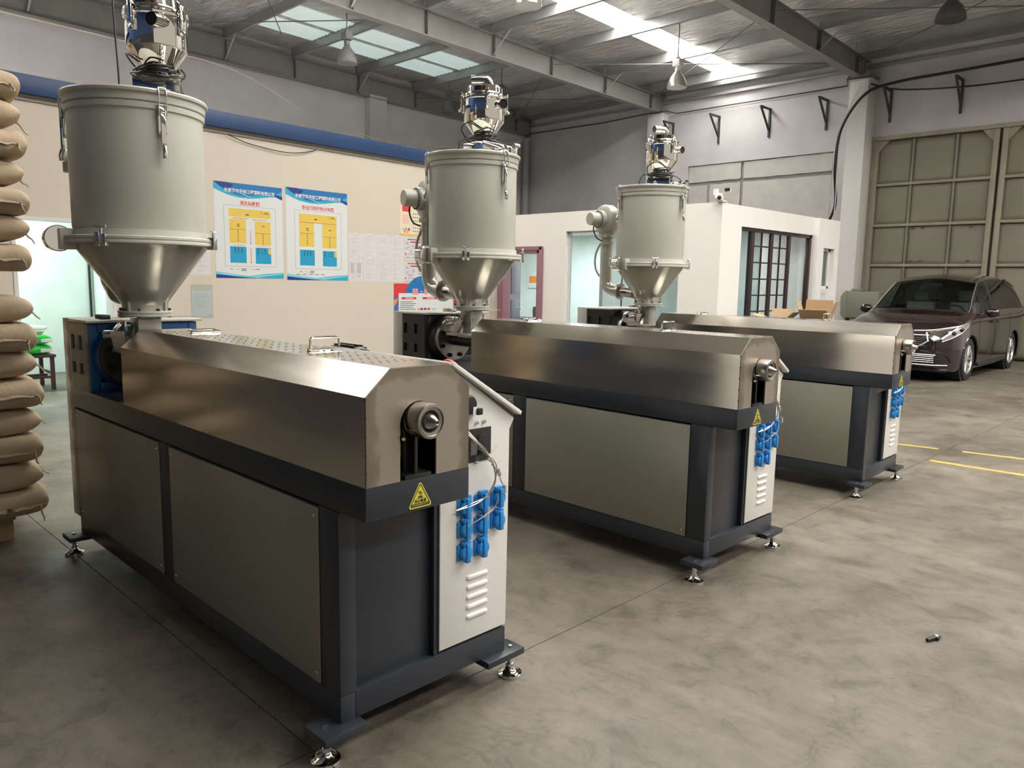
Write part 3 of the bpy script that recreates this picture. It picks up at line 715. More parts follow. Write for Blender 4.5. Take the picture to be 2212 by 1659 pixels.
    for k in range(8):
        a = 2*PI*(k+.5)/8
        K('flange_bolt', lambda: MB().lathe([(.014, 0), (.014, .014), (.012, .016), (.008, .016), (.008, .008), (0, .008)], 16, XM(-2.32, yb+.122*math.cos(a), zb+.122*math.sin(a))), M['void'], fl)
    K('rear_guard', lambda: MB().box(-2.79, -2.682, 0, .60, .19, 1.262), M['guard'], R, .003)
    K('top_guard', lambda: MB().box(-2.685, -2.40, -.002, .585, 1.249, 1.262), M['guard'], R, .002)
    # ---------------- feed throat and slide gate
    K('feed_throat', lambda: MB().box(XC-.055, XC+.055, YC-.055, YC+.055, 1.13, 1.295).box(XC-.13, XC+.11, YC-.12, YC+.12, 1.114, 1.134).box(XC-.07, XC+.07, YC-.06, YC+.06, 1.10, 1.115), M['cone'], R, .003)
    K('slide_gate', lambda: MB().box(XC-.045, XC+.045, YC-.21, YC+.235, 1.288, 1.291), M['zinc'], R)
    K('slide_gate_handle', lambda: MB().box(XC-.05, XC+.045, YC-.215, YC-.175, 1.283, 1.304), M['zinc'] if not blue else M['black'], R, .002)
    dm = Matrix.Translation((XC-.02, YC-.10, 1.205)) @ Matrix.Rotation(math.radians(-40), 4, 'Z') @ Matrix.Rotation(math.radians(25), 4, 'Y')
    K('drain_port', lambda: MB().box(-.055, .055, -.004, .002, -.05, .05, dm).box(-.045, .045, -.03, -.022, -.045, .045, dm).lathe([(.0, 0), (.021, 0), (.021, .06), (.017, .06), (.017, .02), (0, .02)], 20, dm @ YM(0, -.03, 0)).box(.05, .057, -.035, .03, -.05, .05, dm), M['zinc'], R, .001)
    # ---------------- hopper dryer
    def drum():
        return MB().lathe([(.29, 1.70), (.294, 1.71), (.294, 2.225), (.302, 2.23), (.303, 2.252), (.297, 2.258), (.0, 2.258)], 72, Matrix.Translation((XC, YC, 0)))
    D = K('hopper_drum', drum, M['hopper'], R, 0, 30)
    lid = K('hopper_lid', lambda: MB().lathe([(.30, 2.258), (.306, 2.262), (.307, 2.292), (.317, 2.297), (.319, 2.308), (.315, 2.315), (.0, 2.319)], 72, Matrix.Translation((XC, YC, 0))), M['hopper'], R, 0, 30)
    K('drum_skirt', lambda: MB().lathe([(.294, 1.70), (.302, 1.70), (.302, 1.655), (.28, 1.655)], 72, Matrix.Translation((XC, YC, 0))), M['hopper'], D)
    K('clamp_ring', lambda: MB().lathe([(.29, 1.634), (.338, 1.634), (.340, 1.637), (.340, 1.646), (.337, 1.649), (.337, 1.653), (.340, 1.656), (.340, 1.666), (.338, 1.669), (.29, 1.669)], 72, Matrix.Translation((XC, YC, 0))), M['hopper'], D, 0, 20)
    K('hopper_cone', lambda: MB().lathe([(.296, 1.634), (.293, 1.622), (.118, 1.378), (.107, 1.362), (.104, 1.345), (.104, 1.322), (.05, 1.322)], 72, Matrix.Translation((XC, YC, 0))), M['cone'], R, 0, 30)
    def bflange():
        m = MB().lathe([(.05, 1.294), (.122, 1.294), (.123, 1.297), (.123, 1.304), (.119, 1.306), (.119, 1.309), (.123, 1.311), (.123, 1.320), (.121, 1.322), (.05, 1.322)], 48, Matrix.Translation((XC, YC, 0)))
        for k in range(4):
            a = PI/2*k+.55; T = Matrix.Translation((XC, YC, 0)) @ Matrix.Rotation(a, 4, 'Z'); m.box(.10, .118, -.003, .003, 1.32, 1.366, T)
        return m
    bfl = K('base_flange', bflange, M['hopper'], R, 0, 25)
    def bfb():
        m = MB()
        for k in range(8):
            a = PI/4*k+.2; m.lathe([(.007, 1.288), (.007, 1.334)], 6, Matrix.Translation((XC+.112*math.cos(a), YC+.112*math.sin(a), 0)))
        return m
    K('flange_studs', bfb, M['dark_steel'], bfl)
    for dg in (-48, 45, 130, -150):
        T = Matrix.Translation((XC, YC, 0)) @ Matrix.Rotation(math.radians(dg), 4, 'Z')
        K('swing_clamp', lambda: MB().box(.322, .356, -.024, -.007, 1.62, 1.678, T).box(.322, .356, .007, .024, 1.62, 1.672, T).lathe([(.008, 1.63), (.008, 1.70)], 10, T @ Matrix.Translation((.345, 0, 0))).tube([T @ Vector((.345, -.026, 1.707)), T @ Vector((.345, -.012, 1.700)), T @ Vector((.345, .012, 1.700)), T @ Vector((.345, .026, 1.707))], .006, 8), M['zinc'], D, .001)
    T = Matrix.Translation((XC, YC, 0)) @ Matrix.Rotation(math.radians(-98), 4, 'Z')
    hm = T @ Matrix.Translation((.352, 0, 1.655)) @ Matrix.Rotation(PI/2, 4, 'X')
    hg = K('hinge_drum', lambda: MB().lathe([(.0, -.002), (.056, -.002), (.060, .002), (.060, .066), (.056, .070), (.0, .070)], 32, hm), M['chrome'], D, 0, 25)
    K('hinge_lug', lambda: MB().box(.285, .352, -.004, .045, 1.605, 1.70, T), M['hopper'], D, .002)
    for dg in (0, 120, -118):
        T = Matrix.Translation((XC, YC, 0)) @ Matrix.Rotation(math.radians(dg), 4, 'Z')
        def latch():
            m = MB().box(.303, .312, -.018, .018, 2.12, 2.25, T).box(.312, .324, -.010, .010, 2.065, 2.215, T).tube([T @ Vector((.318, 0, 2.07)), T @ Vector((.328, 0, 2.04)), T @ Vector((.325, 0, 2.015))], .011, 8)
            for sy in (-.017, .017): m.tube([T @ Vector((.318, sy, 2.20)), T @ Vector((.323, sy, 2.30)), T @ Vector((.318, sy, 2.318))], .0035, 6)
            return m.tube([T @ Vector((.318, -.017, 2.318)), T @ Vector((.318, .017, 2.318))], .004, 6).box(.30, .322, -.014, .014, 2.312, 2.324, T)
        K('toggle_latch', latch, M['chrome'], lid, .0008)
    # ---------------- hot air blower and duct
    bx, by = XC-.475, YC+.0
    dk = K('air_duct', lambda: MB().tube(smooth_path([(bx, by, 1.93), (bx, by, 1.75), (bx, by, 1.56), (bx+.02, by, 1.47), (bx+.085, by, 1.425), (bx+.17, by, 1.415)], 5), .053, 20).tube([(bx+.15, by, 1.415), (bx+.33, by, 1.40)], .048, 20), M['cone'], R, 0, 40)
    K('duct_flange', lambda: MB().lathe([(.05, 0), (.075, 0), (.075, .02), (.05, .02)], 28, XM(bx+.16, by, 1.415)), M['cone'], dk, 0, 25)
    K('duct_collar', lambda: MB().lathe([(.05, 1.84), (.066, 1.84), (.066, 1.86), (.05, 1.86)], 28, Matrix.Translation((bx, by, 0))), M['cone'], dk, 0, 25)
    K('duct_collar', lambda: MB().lathe([(.05, 1.90), (.07, 1.90), (.07, 1.925), (.05, 1.925)], 28, Matrix.Translation((bx, by, 0))), M['cone'], dk, 0, 25)
    K('rating_slot', lambda: MB().box(bx+.22, bx+.27, by-.055, by-.047, 1.402, 1.417), M['black'], dk, 0, 25)
    vm = Matrix.Translation((bx-.02, by+.01, 2.065)) @ Matrix.Rotation(math.radians(-14), 4, 'Z')
    bl = K('blower', lambda: MB().lathe([(.02, -.06), (.115, -.06), (.130, -.05), (.134, -.04), (.134, .03), (.130, .04), (.115, .05), (.09, .055), (.02, .055)], 40, vm @ YM(0, 0, 0)).box(-.06, .06, -.035, .04, -.15, .02, vm), M['hopper'], R, 0, 30)
    K('blower_motor', lambda: MB().lathe([(.082, .05), (.082, .085), (.072, .098), (.058, .10), (.058, .185), (.055, .192), (.0, .193)], 32, vm @ YM(0, 0, 0)), M['hopper'], bl, 0, 30)
    def vents():
        m = MB()
        for k in range(26):
            a = 2*PI*k/26; m.box(.066, .076, -.004, .004, .0945, .101, vm @ YM(0, 0, 0) @ Matrix.Rotation(a, 4, 'Z'))
        return m
    K('cooling_vents', vents, M['black'], bl)
    K('blower_cable', lambda: MB().tube(smooth_path([vm @ Vector((0, -.14, -.055)), vm @ Vector((-.0, -.145, -.10)), vm @ Vector((.03, -.13, -.17)), (bx+.0, by-.07, 1.87)], 6), .006, 8), M['black'], bl)
    K('air_hose', lambda: MB().tube(smooth_path([(bx-.055, by-.02, 1.85), (bx-.10, by-.03, 1.75), (bx-.10, by-.03, 1.63), (bx-.05, by-.03, 1.55)], 6), .010, 8), M['cone'], dk)
    # ---------------- vacuum loader on the lid
    lx, ly = XC+loff, YC+loff
    VL = K('vacuum_loader', lambda: MB().lathe([(.0, .10), (.055, .10), (.056, .118), (.130, .215), (.134, .225), (.134, .352), (.142, .356), (.143, .366), (.139, .372), (.143, .378), (.142, .386), (.128, .392), (.121, .400), (.119, .430), (.108, .442), (.0, .447)], 64), M['chrome'], R, 0, 30, 2, (lx, ly, 2.318), math.radians(lrot))
    K('loader_base', lambda: MB().box(-.098, .098, -.098, .098, 0, .082), M['chrome'], VL, .006)
    K('loader_neck', lambda: MB().lathe([(.05, .08), (.05, .12)], 24), M['black'], VL)
    for dg in (-131, -41, 49, 139):
        T = Matrix.Rotation(math.radians(dg+5), 4, 'Z')
        K('loader_latch', lambda: MB().box(.133, .148, -.016, .016, .275, .36, T).box(.15, .158, -.012, .012, .305, .405, T).tube([T @ Vector((.150, 0, .30)), T @ Vector((.168, 0, .28))], .007, 8).box(.138, .156, -.014, .014, .384, .396, T), M['chrome'], VL, .002)
    im = Matrix.Rotation(math.radians(-4), 4, 'Z')
    inl = K('loader_inlet', lambda: MB().tube([im @ Vector((.05, .075, .325)), im @ Vector((.175, .02, .315))], .029, 24, False).tube([im @ Vector((.06, .07, .325)), im @ Vector((.174, .0204, .315))], .0265, 24, False), M['chrome'], VL, 0, 40)
    K('inlet_bore', lambda: MB().tube([im @ Vector((.13, .0398, .3186)), im @ Vector((.172, .0213, .3153))], .0262, 24), M['void'], VL)
    em = Matrix.Rotation(math.radians(-133), 4, 'Z')
    K('loader_elbow', lambda: MB().tube(smooth_path([em @ Vector((-.03, 0, .435)), em @ Vector((-.03, 0, .468)), em @ Vector((-.012, 0, .487)), em @ Vector((.03, 0, .490)), em @ Vector((.085, 0, .486))], 5), .031, 20), M['chrome'], VL, 0, 40)
    def coil():
        rr = random.Random(4); m = MB()
        for k in range(9):
            r = .075+.045*rr.random(); z = .095+.03*rr.random(); tx, ty = (rr.random()-.5)*.25, (rr.random()-.5)*.25; ph = rr.random()*6
            pts = [(r*math.cos(t+ph)*(1+.1*math.sin(3*t)), r*math.sin(t+ph), z+tx*r*math.cos(t+ph)+ty*r*math.sin(t+ph)+.006*math.sin(2*t+k)) for t in np.linspace(0, 5.6, 22)]
            m.tube(pts, .0045, 6)
        m.tube(smooth_path([(.09, -.1, .10), (.15, -.07, .08), (.17, .03, .06), (.14, .09, .02), (.17, .13, -.002)], 6), .0045, 6)
        m.tube(smooth_path([(-.06, -.09, .11), (-.13, -.10, .10), (-.17, -.07, .05), (-.18, -.05, .0)], 6), .004, 6)
        m.tube(smooth_path([(.07, -.07, .15), (.0, -.135, .20), (-.09, -.12, .17), (-.10, -.05, .10)], 6), .0045, 6)
        return m
    K('cable_coil', coil, M['black'], VL)
    K('air_fitting', lambda: MB().tube([(.10, .06, .045), (.21, .10, .045)], .008, 8).tube([(.155, .055, .048), (.155, .105, .048)], .014, 12).tube([(.21, .08, .06), (.21, .125, .06)], .013, 12).box(.18, .20, .06, .12, .0, .05), M['zinc'], VL, .001)
    # ---------------- control cabinet
    def cab():
        poly = [(.398, .214), (.722, .214), (.726, .66), (.727, .962), (.750, 1.0), (.530, 1.150), (.44, 1.205), (.398, 1.205)]
        return MB().prism(poly, -.90, -.143, AX_X)
    Cb = K('control_cabinet', cab, M['white'], R, .003)
    K('console_lid', lambda: MB().prism([(.428, 1.2155), (.437, 1.2275), (.766, 1.026), (.760, 1.012)], -.92, -.118, AX_X), M['white'], Cb, .003)
    K('lid_gap_shade', lambda: MB().prism([(.425, 1.206), (.430, 1.216), (.757, 1.0135), (.748, 1.003)], -.89, -.150, AX_X), M['beam_dark'], Cb)  # dark strip for the shade in the gap under the lid
    K('cabinet_edge', lambda: MB().box(-.17, -.141, .394, .398, .216, .80), M['panel'], Cb)
    st = K('stop_button', lambda: MB().lathe([(.012, 0), (.012, .012), (.026, .014), (.027, .02), (.020, .026), (0, .028)], 24, Matrix.Translation((-.20, .482, 1.196)) @ Matrix.Rotation(math.radians(-31.5), 4, 'X')), M['red'], Cb)
    bk = K('breaker', lambda: MB().box(-.146, -.139, .48, .63, .866, .984), M['black'], Cb, .001)
    K('breaker_toggle', lambda: MB().box(-.140, -.136, .566, .602, .888, .962).box(-.138, -.112, .572, .592, .898, .912), M['black'], Cb, .001)
    K('breaker_label', lambda: MB().box(-.139, -.1382, .532, .562, .892, .945), M['lamp_dark'], Cb)
    K('breaker_mark', lambda: MB().box(-.1385, -.1376, .534, .558, .938, .944).box(-.1385, -.137, .606, .612, .892, .898), M['red'], Cb)
    K('side_switch', lambda: MB().lathe([(.034, -.146), (.034, -.118), (.030, -.112), (0, -.110)], 24, XM(0, .505, 1.075)).box(-.146, -.10, .53, .552, 1.04, 1.062), M['black'], Cb, .001)
    K('switch_tag', lambda: MB().box(-.113, -.109, .515, .534, 1.040, 1.068), M['p_white'], Cb)
    def scr2():
        m = MB()
        for y, z in ((.560, 1.005), (.595, 1.006), (.559, .864)): m.lathe([(.0062, 0), (.0062, .008), (.004, .011), (0, .0115)], 10, XM(-.143, y, z))
        return m
    K('cabinet_screws', scr2, M['zinc'], Cb)
    for y, z in ((.502, .714), (.582, .717), (.661, .719), (.502, .635), (.582, .635), (.661, .635), (.502, .551), (.582, .551)):
        K('socket', lambda: _cache['sock'] if 'sock' in _cache else _cache.setdefault('sock', socket().mesh('socket', M['blue'], .0015)), M['blue'], Cb, loc=(-.143, y, z))
    for k in range(5):
        K('louvre', lambda: _cache['louv'] if 'louv' in _cache else _cache.setdefault('louv', louvre().mesh('louvre', M['white'])), M['white'], Cb, loc=(-.143, .572, .300+.0367*k))
    # ---------------- thermocouple leads and cooling fan
    x = -.105
    def leads(a):
        rr = random.Random(a); m = MB()
        for k in range(3):
            e = lambda s: (rr.random()-.5)*s
            m.tube(smooth_path([(-.14, .50+e(.01), .985), (x+e(.02), .548+e(.02), .925), (x+.01+e(.02), .60+e(.016), .865), (x+.01, .612+e(.02), .80), (x, .582+e(.02), .748+e(.01)), (x-.005, .53, .728+e(.01)), (-.12, .45, .715)], 7), .0022 if k else .003, 6)
        m.tube(smooth_path([(x+.012, .59, .86), (x+.012, .622, .83), (x+.015, .636, .79), (x+.015, .652, .772), (x+.012, .655, .735)], 6), .002, 6)
        m.tube(smooth_path([(x+.01, .63, .74), (x+.01, .61, .70), (x+.01, .565, .683), (x+.01, .535, .672), (x, .49, .655)], 6), .002, 6)
        return m
    wl_ = K('sensor_leads', lambda: leads(1), M['braid'], R)
    K('white_sleeve', lambda: MB().tube(smooth_path([(-.14, .505, .99), (x, .545, .93), (x+.01, .585, .885)], 6), .005, 8).tube([(x+.01, .578, .89), (x+.012, .617, .925)], .003, 6).tube([(x+.01, .572, .885), (x+.01, .590, .872)], .006, 8), M['wire'], wl_)
    for q0, q1, rq in (((x+.012, .618, .842), (x+.015, .628, .815), .007), ((x+.015, .653, .775), (x+.014, .655, .748), .0075), ((x+.01, .572, .687), (x+.01, .552, .679), .006)):
        K('lead_connector', lambda: MB().tube([q0, q1], rq, 8), M['chrome'], wl_)
    def fan():
        m = MB().lathe([(.0, -.93), (.05, -.93), (.058, -.92), (.058, -.76), (.05, -.75), (.0, -.75)], 28, XM(0, .50, 1.17))
        for k in range(20):
            T = XM(0, .50, 1.17) @ Matrix.Rotation(2*PI*k/20, 4, 'Z'); m.box(.056, .066, -.003, .003, -.91, -.77, T)
        return m.box(-.91, -.77, .47, .53, .90, 1.12)
    K('cooling_fan', fan, M['black'], R)
    return R
extruder((0, 0, 0), 0, 'nearest plastic extruder, with blue gearbox housing, beside the brown sacks', M['gear_blue'], M['panel'], M['dark_steel'], -30, .08, True)
extruder((.0138, 2.1257, 0), math.radians(-.70), 'middle plastic extruder of the row of three, black gearbox', M['gear_black'], M['gear_black'], M['bare_steel'], 0, .05, False)
extruder((-.0231, 4.3401, 0), math.radians(.88), 'farthest plastic extruder, in front of the van and white office', M['gear_black'], M['gear_black'], M['bare_steel'], 20, .05, False)

# ================================================================== SACKS ON PALLETS
def sack_mesh(L, Wd, T, seed, kind='A'):
    nu, nv = 44, 30; rr = random.Random(seed); off = Vector((rr.random()*50, rr.random()*50, rr.random()*50)); vs = []; fs = []
    tilt = (rr.random()-.5)*.02
    def pt(i, j, top):
        u = -math.cos(PI*i/nu); v = -math.cos(PI*j/nv)
        w_ = 1-.10*abs(u)**5
        x = u*L/2+.02*(abs(v)**2-.4)*(-u); y = v*Wd/2*w_
        f = max(0, 1-abs(u)**(5.5 if kind == 'A' else 13))**.5*max(0, 1-abs(v)**9)**.5
        q = Vector((x*4, y*4, 0))+off
        n1 = mnoise.noise(q)*.010+mnoise.noise(q*2.6)*.006+mnoise.noise(Vector((x*3, y*26, 2))+off)*.006*abs(u)**3
        z = T/2+tilt*u+(T/2*f*(1 if top else -1))+n1*(f**.5)*(1 if top else .35)
        e = .004*(1 if top else -1)
        return (x+mnoise.noise(q*1.3+Vector((9, 9, 9)))*.010, y+mnoise.noise(q*1.7)*.010, min(max(z+e, .0), T))
    idx = {}
    for top in (0, 1):
        for i in range(nu+1):
            for j in range(nv+1):
                idx[i, j, top] = len(vs); vs.append(pt(i, j, top))
    for i in range(nu):
        for j in range(nv):
            fs.append((idx[i, j, 1], idx[i+1, j, 1], idx[i+1, j+1, 1], idx[i, j+1, 1])); fs.append((idx[i, j, 0], idx[i, j+1, 0], idx[i+1, j+1, 0], idx[i+1, j, 0]))
    for i in range(nu):
        for j in (0, nv): fs.append((idx[i, j, 0], idx[i+1, j, 0], idx[i+1, j, 1], idx[i, j, 1]))
    for j in range(nv):
        for i in (0, nu): fs.append((idx[i, j, 0], idx[i, j+1, 0], idx[i, j+1, 1], idx[i, j, 1]))
    m = MB(); m.v = vs; m.f = fs; return m.mesh('sack', M['kraft'], 0, 50)
def seam_mesh(L, Wd, T, seed):
    # folded, stitched flap across the +x end
    rr = random.Random(seed); m = MB(); n = 14; up = []; 
    for k in range(n+1):
        v = -1+2*k/n; y = v*Wd/2*.88; x0 = L/2-.035*(abs(v)**2)-.012; dr = .008+.012*rr.random()
        up.append(((x0-.015, y, T/2+.02), (x0+.034-.01*abs(v)**4+.006*rr.random(), y, T/2-dr)))
    for k in range(n):
        a, b = up[k]; d, c = up[k+1]; t = .0035
        m.add([a, b, c, d, (a[0], a[1], a[2]-t), (b[0], b[1], b[2]-t), (c[0], c[1], c[2]-t), (d[0], d[1], d[2]-t)], [(0, 1, 2, 3), (7, 6, 5, 4), (1, 5, 6, 2), (0, 3, 7, 4), (0, 4, 5, 1), (3, 2, 6, 7)])
    return m.mesh('sewn_edge', M['kraft'], 0, 60)
def tuft_mesh(L, T, seed):
    rr = random.Random(seed); m = MB(); y = (rr.random()-.5)*.06
    pts = [(L/2-.05, y, T/2), (L/2-.01, y, T/2-.004), (L/2+.03, y+.01*rr.random(), T/2-.012*rr.random()-.004)]
    m.tube(pts, [.034, .020, .006], 9)
    return m.mesh('tied_end', M['kraft_dark'], 0, 50)
def tail_mesh(p0, seed):
    rr = random.Random(seed); P = Vector(p0); pts = [P]
    for k in range(5): P = P+Vector((.006+.009*rr.random(), (rr.random()-.5)*.012, -.003-.016*rr.random())); pts.append(P)
    return MB().tube(smooth_path(pts, 3), [.0065-.0002*i for i in range(16)], 6).mesh('thread_tail', M['thread'], 0, 60)
SL, SW = .86, .50
ORD = ['lowest', 'second lowest', 'third lowest', 'fourth', 'fifth', 'sixth', 'second from the top', 'top']
ORD7 = ['lowest', 'second lowest', 'third lowest', 'middle', 'third from the top', 'second from the top', 'top']
def sack(x, y, z, rot, kind, T, seed, label, group):
    t = thing('paper_sack', label, 'sack', (x, y, z), rot, group)
    link('sack_body', sack_mesh(SL, SW, T, seed, kind), t)
    if kind == 'B': link('sewn_edge', seam_mesh(SL, SW, T, seed), t); link('thread_tail', tail_mesh((SL/2, SW/2*.80*(1 if seed % 2 else .9), T/2-.01), seed), t)
    else: link('tied_end', tuft_mesh(SL, T, seed), t); link('thread_tail', tail_mesh((SL/2+.02, 0, T/2-.01), seed), t)
def stack(z0, n, step, tier, ords, start):
    for k in range(n):
        z = z0+k*step; rr = random.Random(k*7+n); jx, jy = (rr.random()-.5)*.03, (rr.random()-.5)*.03
        if k % 2 == start:
            sack(-3.41+jx, -.295+jy*.6, z, (rr.random()-.5)*.04, 'B', step-.003, 10*n+k, 'brown paper sack with seam across its end, %s layer on %s pallet' % (ords[k], tier), 'sacks on the pallets')
            sack(-3.43-jx, -.90+jy, z, (rr.random()-.5)*.05, 'B', step-.003, 10*n+k+1, 'brown paper sack at the back, behind %s layer of %s pallet' % (ords[k].replace(' from the top', ' from top'), tier), 'sacks at the back of the stack')
        else:
            sack(-3.255+jx, -.49+jy*.5, z, PI/2+(rr.random()-.5)*.04, 'A', step-.003, 10*n+k, 'brown paper sack with tied pointed end, %s layer on %s pallet' % (ords[k], tier), 'sacks on the pallets')
            sack(-3.80+jx, -.55+jy, z, PI/2+(rr.random()-.5)*.05, 'A', step-.003, 10*n+k+1, 'brown paper sack at the back, behind %s layer of %s pallet' % (ords[k].replace(' from the top', ' from top'), tier), 'sacks at the back of the stack')
def pallet(z0, h, label):
    t = thing('pallet', label, 'pallet', (-3.58, -.665, z0)); a = .018
    for k in range(6): part('deck_board', MB().box(-.50, .50, -.45+.165*k, -.45+.165*k+.075+.0, h-a, h), M['wood'], t, .002)
    for k in (-.44, -.045, .35): part('bottom_board', MB().box(k, k+.09, -.45, .45, 0, a), M['wood'], t, .002)
    for x in (-.44, -.045, .35):
        part('stringer', MB().box(x, x+.09, -.45, .45, h-2*a, h-a), M['wood'], t, .002)
        for y in (-.45, -.06, .33): part('block', MB().box(x, x+.09, y, y+.12, a, h-2*a), M['wood'], t, .002)
pallet(0, .145, 'wooden block pallet on the concrete floor under the sack stack')
stack(.145, 8, .154, 'lower', ORD, 0)
pallet(1.377, .123, 'upper wooden pallet halfway up between the brown sacks')
stack(1.50, 7, .150, 'upper', ORD7, 0)

# ================================================================== POSTERS AND PAPERS ON THE LEFT WALL
def wall_item(name, label, cat, s, z, group=None, rot=0):
    p = LWM @ Vector((s, -.001, z)); return thing(name, label, cat, p, LR, group)
def pr(name, polys, layer, mat, parent):
    m = MB(); y = -.002-.0007*layer
    for p in polys:
        if len(p) == 4 and not hasattr(p[0], '__len__'): p = [(p[0], p[1]), (p[2], p[1]), (p[2], p[3]), (p[0], p[3])]
        m.prism(p, y, y+.0006, AX_Y)
    return part(name, m, mat, parent)
TXW = lambda u, z, layer: Matrix(((1, 0, 0, u), (0, 0, -1, -.0022-.0007*layer), (0, 1, 0, z), (0, 0, 0, 1)))
def plan_poster(s, z, wd, h, label, title, plan2):
    t = wall_item('plan_poster', label, 'poster', s, z, 'plan posters')
    F = lambda u, v: (u*wd, (1-v)*h)
    P = lambda pts: [F(*q) for q in pts]
    RC = lambda u0, v0, u1, v1: (u0*wd, (1-v1)*h, u1*wd, (1-v0)*h)
    part('sheet', MB().box(0, wd, -.0018, .0, 0, h), M['poster'], t)
    low = [(0, .075), (.1, .105), (.2, .13), (.35, .148), (.5, .15), (.65, .135), (.8, .115), (1, .10)]
    pr('header_wave', [P([(0, 0), (1, 0)]+low[::-1])], 1, M['p_cyan'], t)
    mid = [(0, 0), (.05, .03), (.15, .078), (.3, .118), (.42, .132), (.55, .115), (.70, .098), (.86, .095), (1, .04)]
    pr('header_band', [P([(0, -.0), (1, 0)]+mid[::-1][:-1])], 2, M['p_blue'], t)
    pr('header_corner', [P([(0, 0), (.16, 0), (.28, .02), (.2, .085), (.09, .05)]), P([(.78, .075), (.9, .08), (1, .095), (1, .135), (.9, .105)])], 3, M['p_navy'], t)
    pr('header_streak', [P([(.33, .095), (.42, .105), (.56, .145), (.5, .135)])], 4, M['p_lcyan'], t)
    link('company_name', text_mesh('张家港市华创工程塑料有限公司', .053*wd, M['p_white'], TXW(.515*wd, (1-.083)*h, 5), .0012), t)
    link('plan_title', text_mesh(title, .058*wd, M['p_red'], TXW(.51*wd, (1-.205)*h, 1), .0012), t)
    lw = .0022
    def box_lines(u0, v0, u1, v1):
        a, b, c, d = RC(u0, v0, u1, v1); return [(a, b, c, b+lw), (a, d-lw, c, d), (a, b, a+lw, d), (c-lw, b, c, d)]
    pr('plan_frame', box_lines(.13, .235, .89, .875), 1, M['p_black'], t)
    if not plan2:
        for q in ((.2, .265, .81, .352), (.205, .375, .44, .63), (.575, .385, .81, .637)): pr('yellow_zone', [RC(*q)], 1, M['p_yellow'], t)
        pr('escape_arrows', [RC(.503, .49, .509, .625), RC(.503, .675, .509, .83), RC(.25, .362, .48, .367), RC(.53, .366, .75, .371), RC(.24, .648, .42, .651), RC(.60, .65, .79, .653)]+[P([(.495, .62), (.517, .62), (.506, .635)]), P([(.495, .825), (.517, .825), (.506, .84)])], 2, M['p_red'], t)
    else:
        for q in ((.2, .27, .81, .362), (.2, .362, .435, .63), (.57, .362, .81, .635)): pr('yellow_zone', [RC(*q)], 1, M['p_yellow'], t)
    for q in ((.205, .665, .44, .838), (.575, .668, .81, .842)): pr('blue_zone', [RC(*q)], 1, M['p_plan'], t)
    pr('small_zone', [RC(.768, .675, .81, .735)], 2, M['p_yellow'], t)
    ln = [RC(.205, .482, .44, .4845), RC(.575, .51, .81, .5125), RC(.67, .275, .6725, .305), RC(.67, .303, .81, .3055), RC(.67, .73, .77, .7325), RC(.67, .67, .6725, .732)]
    if plan2: ln += [RC(.2, .362, .81, .3645)]
    pr('zone_lines', ln, 3, M['p_black'], t)
    mk = [RC(.44, .318, .49, .328), RC(.72, .287, .77, .294), RC(.31, .425, .345, .433), RC(.315, .445, .35, .453), RC(.68, .43, .72, .437)]
    for k in range(6): mk += [RC(.318, .495+.021*k, .332, .503+.021*k), RC(.685, .522+.021*k, .699, .530+.021*k)]
    for k in range(4):
        for u in (.27, .318, .365): mk += [RC(u, .675+.015*k, u+.014, .684+.015*k)]
        mk += [RC(.61, .675+.018*k, .624, .685+.018*k)]
    mk += [RC(.71, .682, .727, .69), RC(.71, .70, .727, .708), RC(.2, .902, .235, .907), RC(.28, .907, .35, .909), RC(.36, .898, .43, .904), RC(.36, .914, .43, .920)]
    mk += [RC(.50, .905, .565, .907), RC(.57, .90, .635, .906)] if not plan2 else [RC(.14+.1*k, .935, .20+.1*k, .940) for k in range(5)]
    pr('plan_notes', mk, 4, M['p_black'], t)
    pr('footer_wave', [P([(0, .935), (.22, .955), (.45, .978), (.7, .955), (1, .935), (1, 1), (0, 1)])], 1, M['p_cyan'], t)
    pr('footer_light', [P([(0, .94), (.25, .96), (.45, .985), (.7, 1), (.55, 1), (0, .958)]), P([(.45, .98), (.7, .965), (1, .94), (1, .95), (.6, .99)])], 2, M['p_lcyan'], t)
    pr('footer_navy', [P([(0, .962), (.35, .988), (.62, 1), (0, 1)])], 3, M['p_navy'], t)
    return t
plan_poster(2.268, 1.465, 1.0, 1.225, 'escape plan poster with red arrows, blue wave header, behind nearest extruder', '逃生疏散图', False)
plan_poster(3.325, 1.45, 1.048, 1.268, 'risk map poster without arrows, right of the escape plan on the beige wall', '安全风险四色分布图', True)
# eight white sheets in two rows
PX = [4.392, 4.668, 4.944, 5.218]; random.seed(3)
ROWN = ['upper', 'lower']; COLN = ['first', 'second', 'third', 'fourth']
for r in (0, 1):
    for c in range(4):
        z = 1.803 if r == 0 else 1.442
        t = wall_item('notice_sheet', 'white printed sheet, %s row, %s from the plan posters' % (ROWN[r], COLN[c]), 'paper', PX[c], z, 'white sheets in the grid')
        part('sheet', MB().box(0, .272, -.0015, 0, 0, .352), M['paper'], t)
        rr = random.Random(r*4+c); ls = []
        for k in range(20):
            if rr.random() < .3: continue
            a = .03+.02*rr.random(); b = a+.05+.15*rr.random(); zz = .31-.0145*k; ls.append((a, zz, min(b, .25), zz+.004))
        ls.append((.08, .33, .20, .337))
        if (r, c) == (1, 0): ls += [(.03, .12, .10, .27), (.15, .12, .23, .28), (.17, .06, .22, .09)]
        pr('print_lines', ls, 1, M['paper_grey'], t)
        pr('tape', [(.10, .345, .17, .356)], 2, M['p_white'], t)
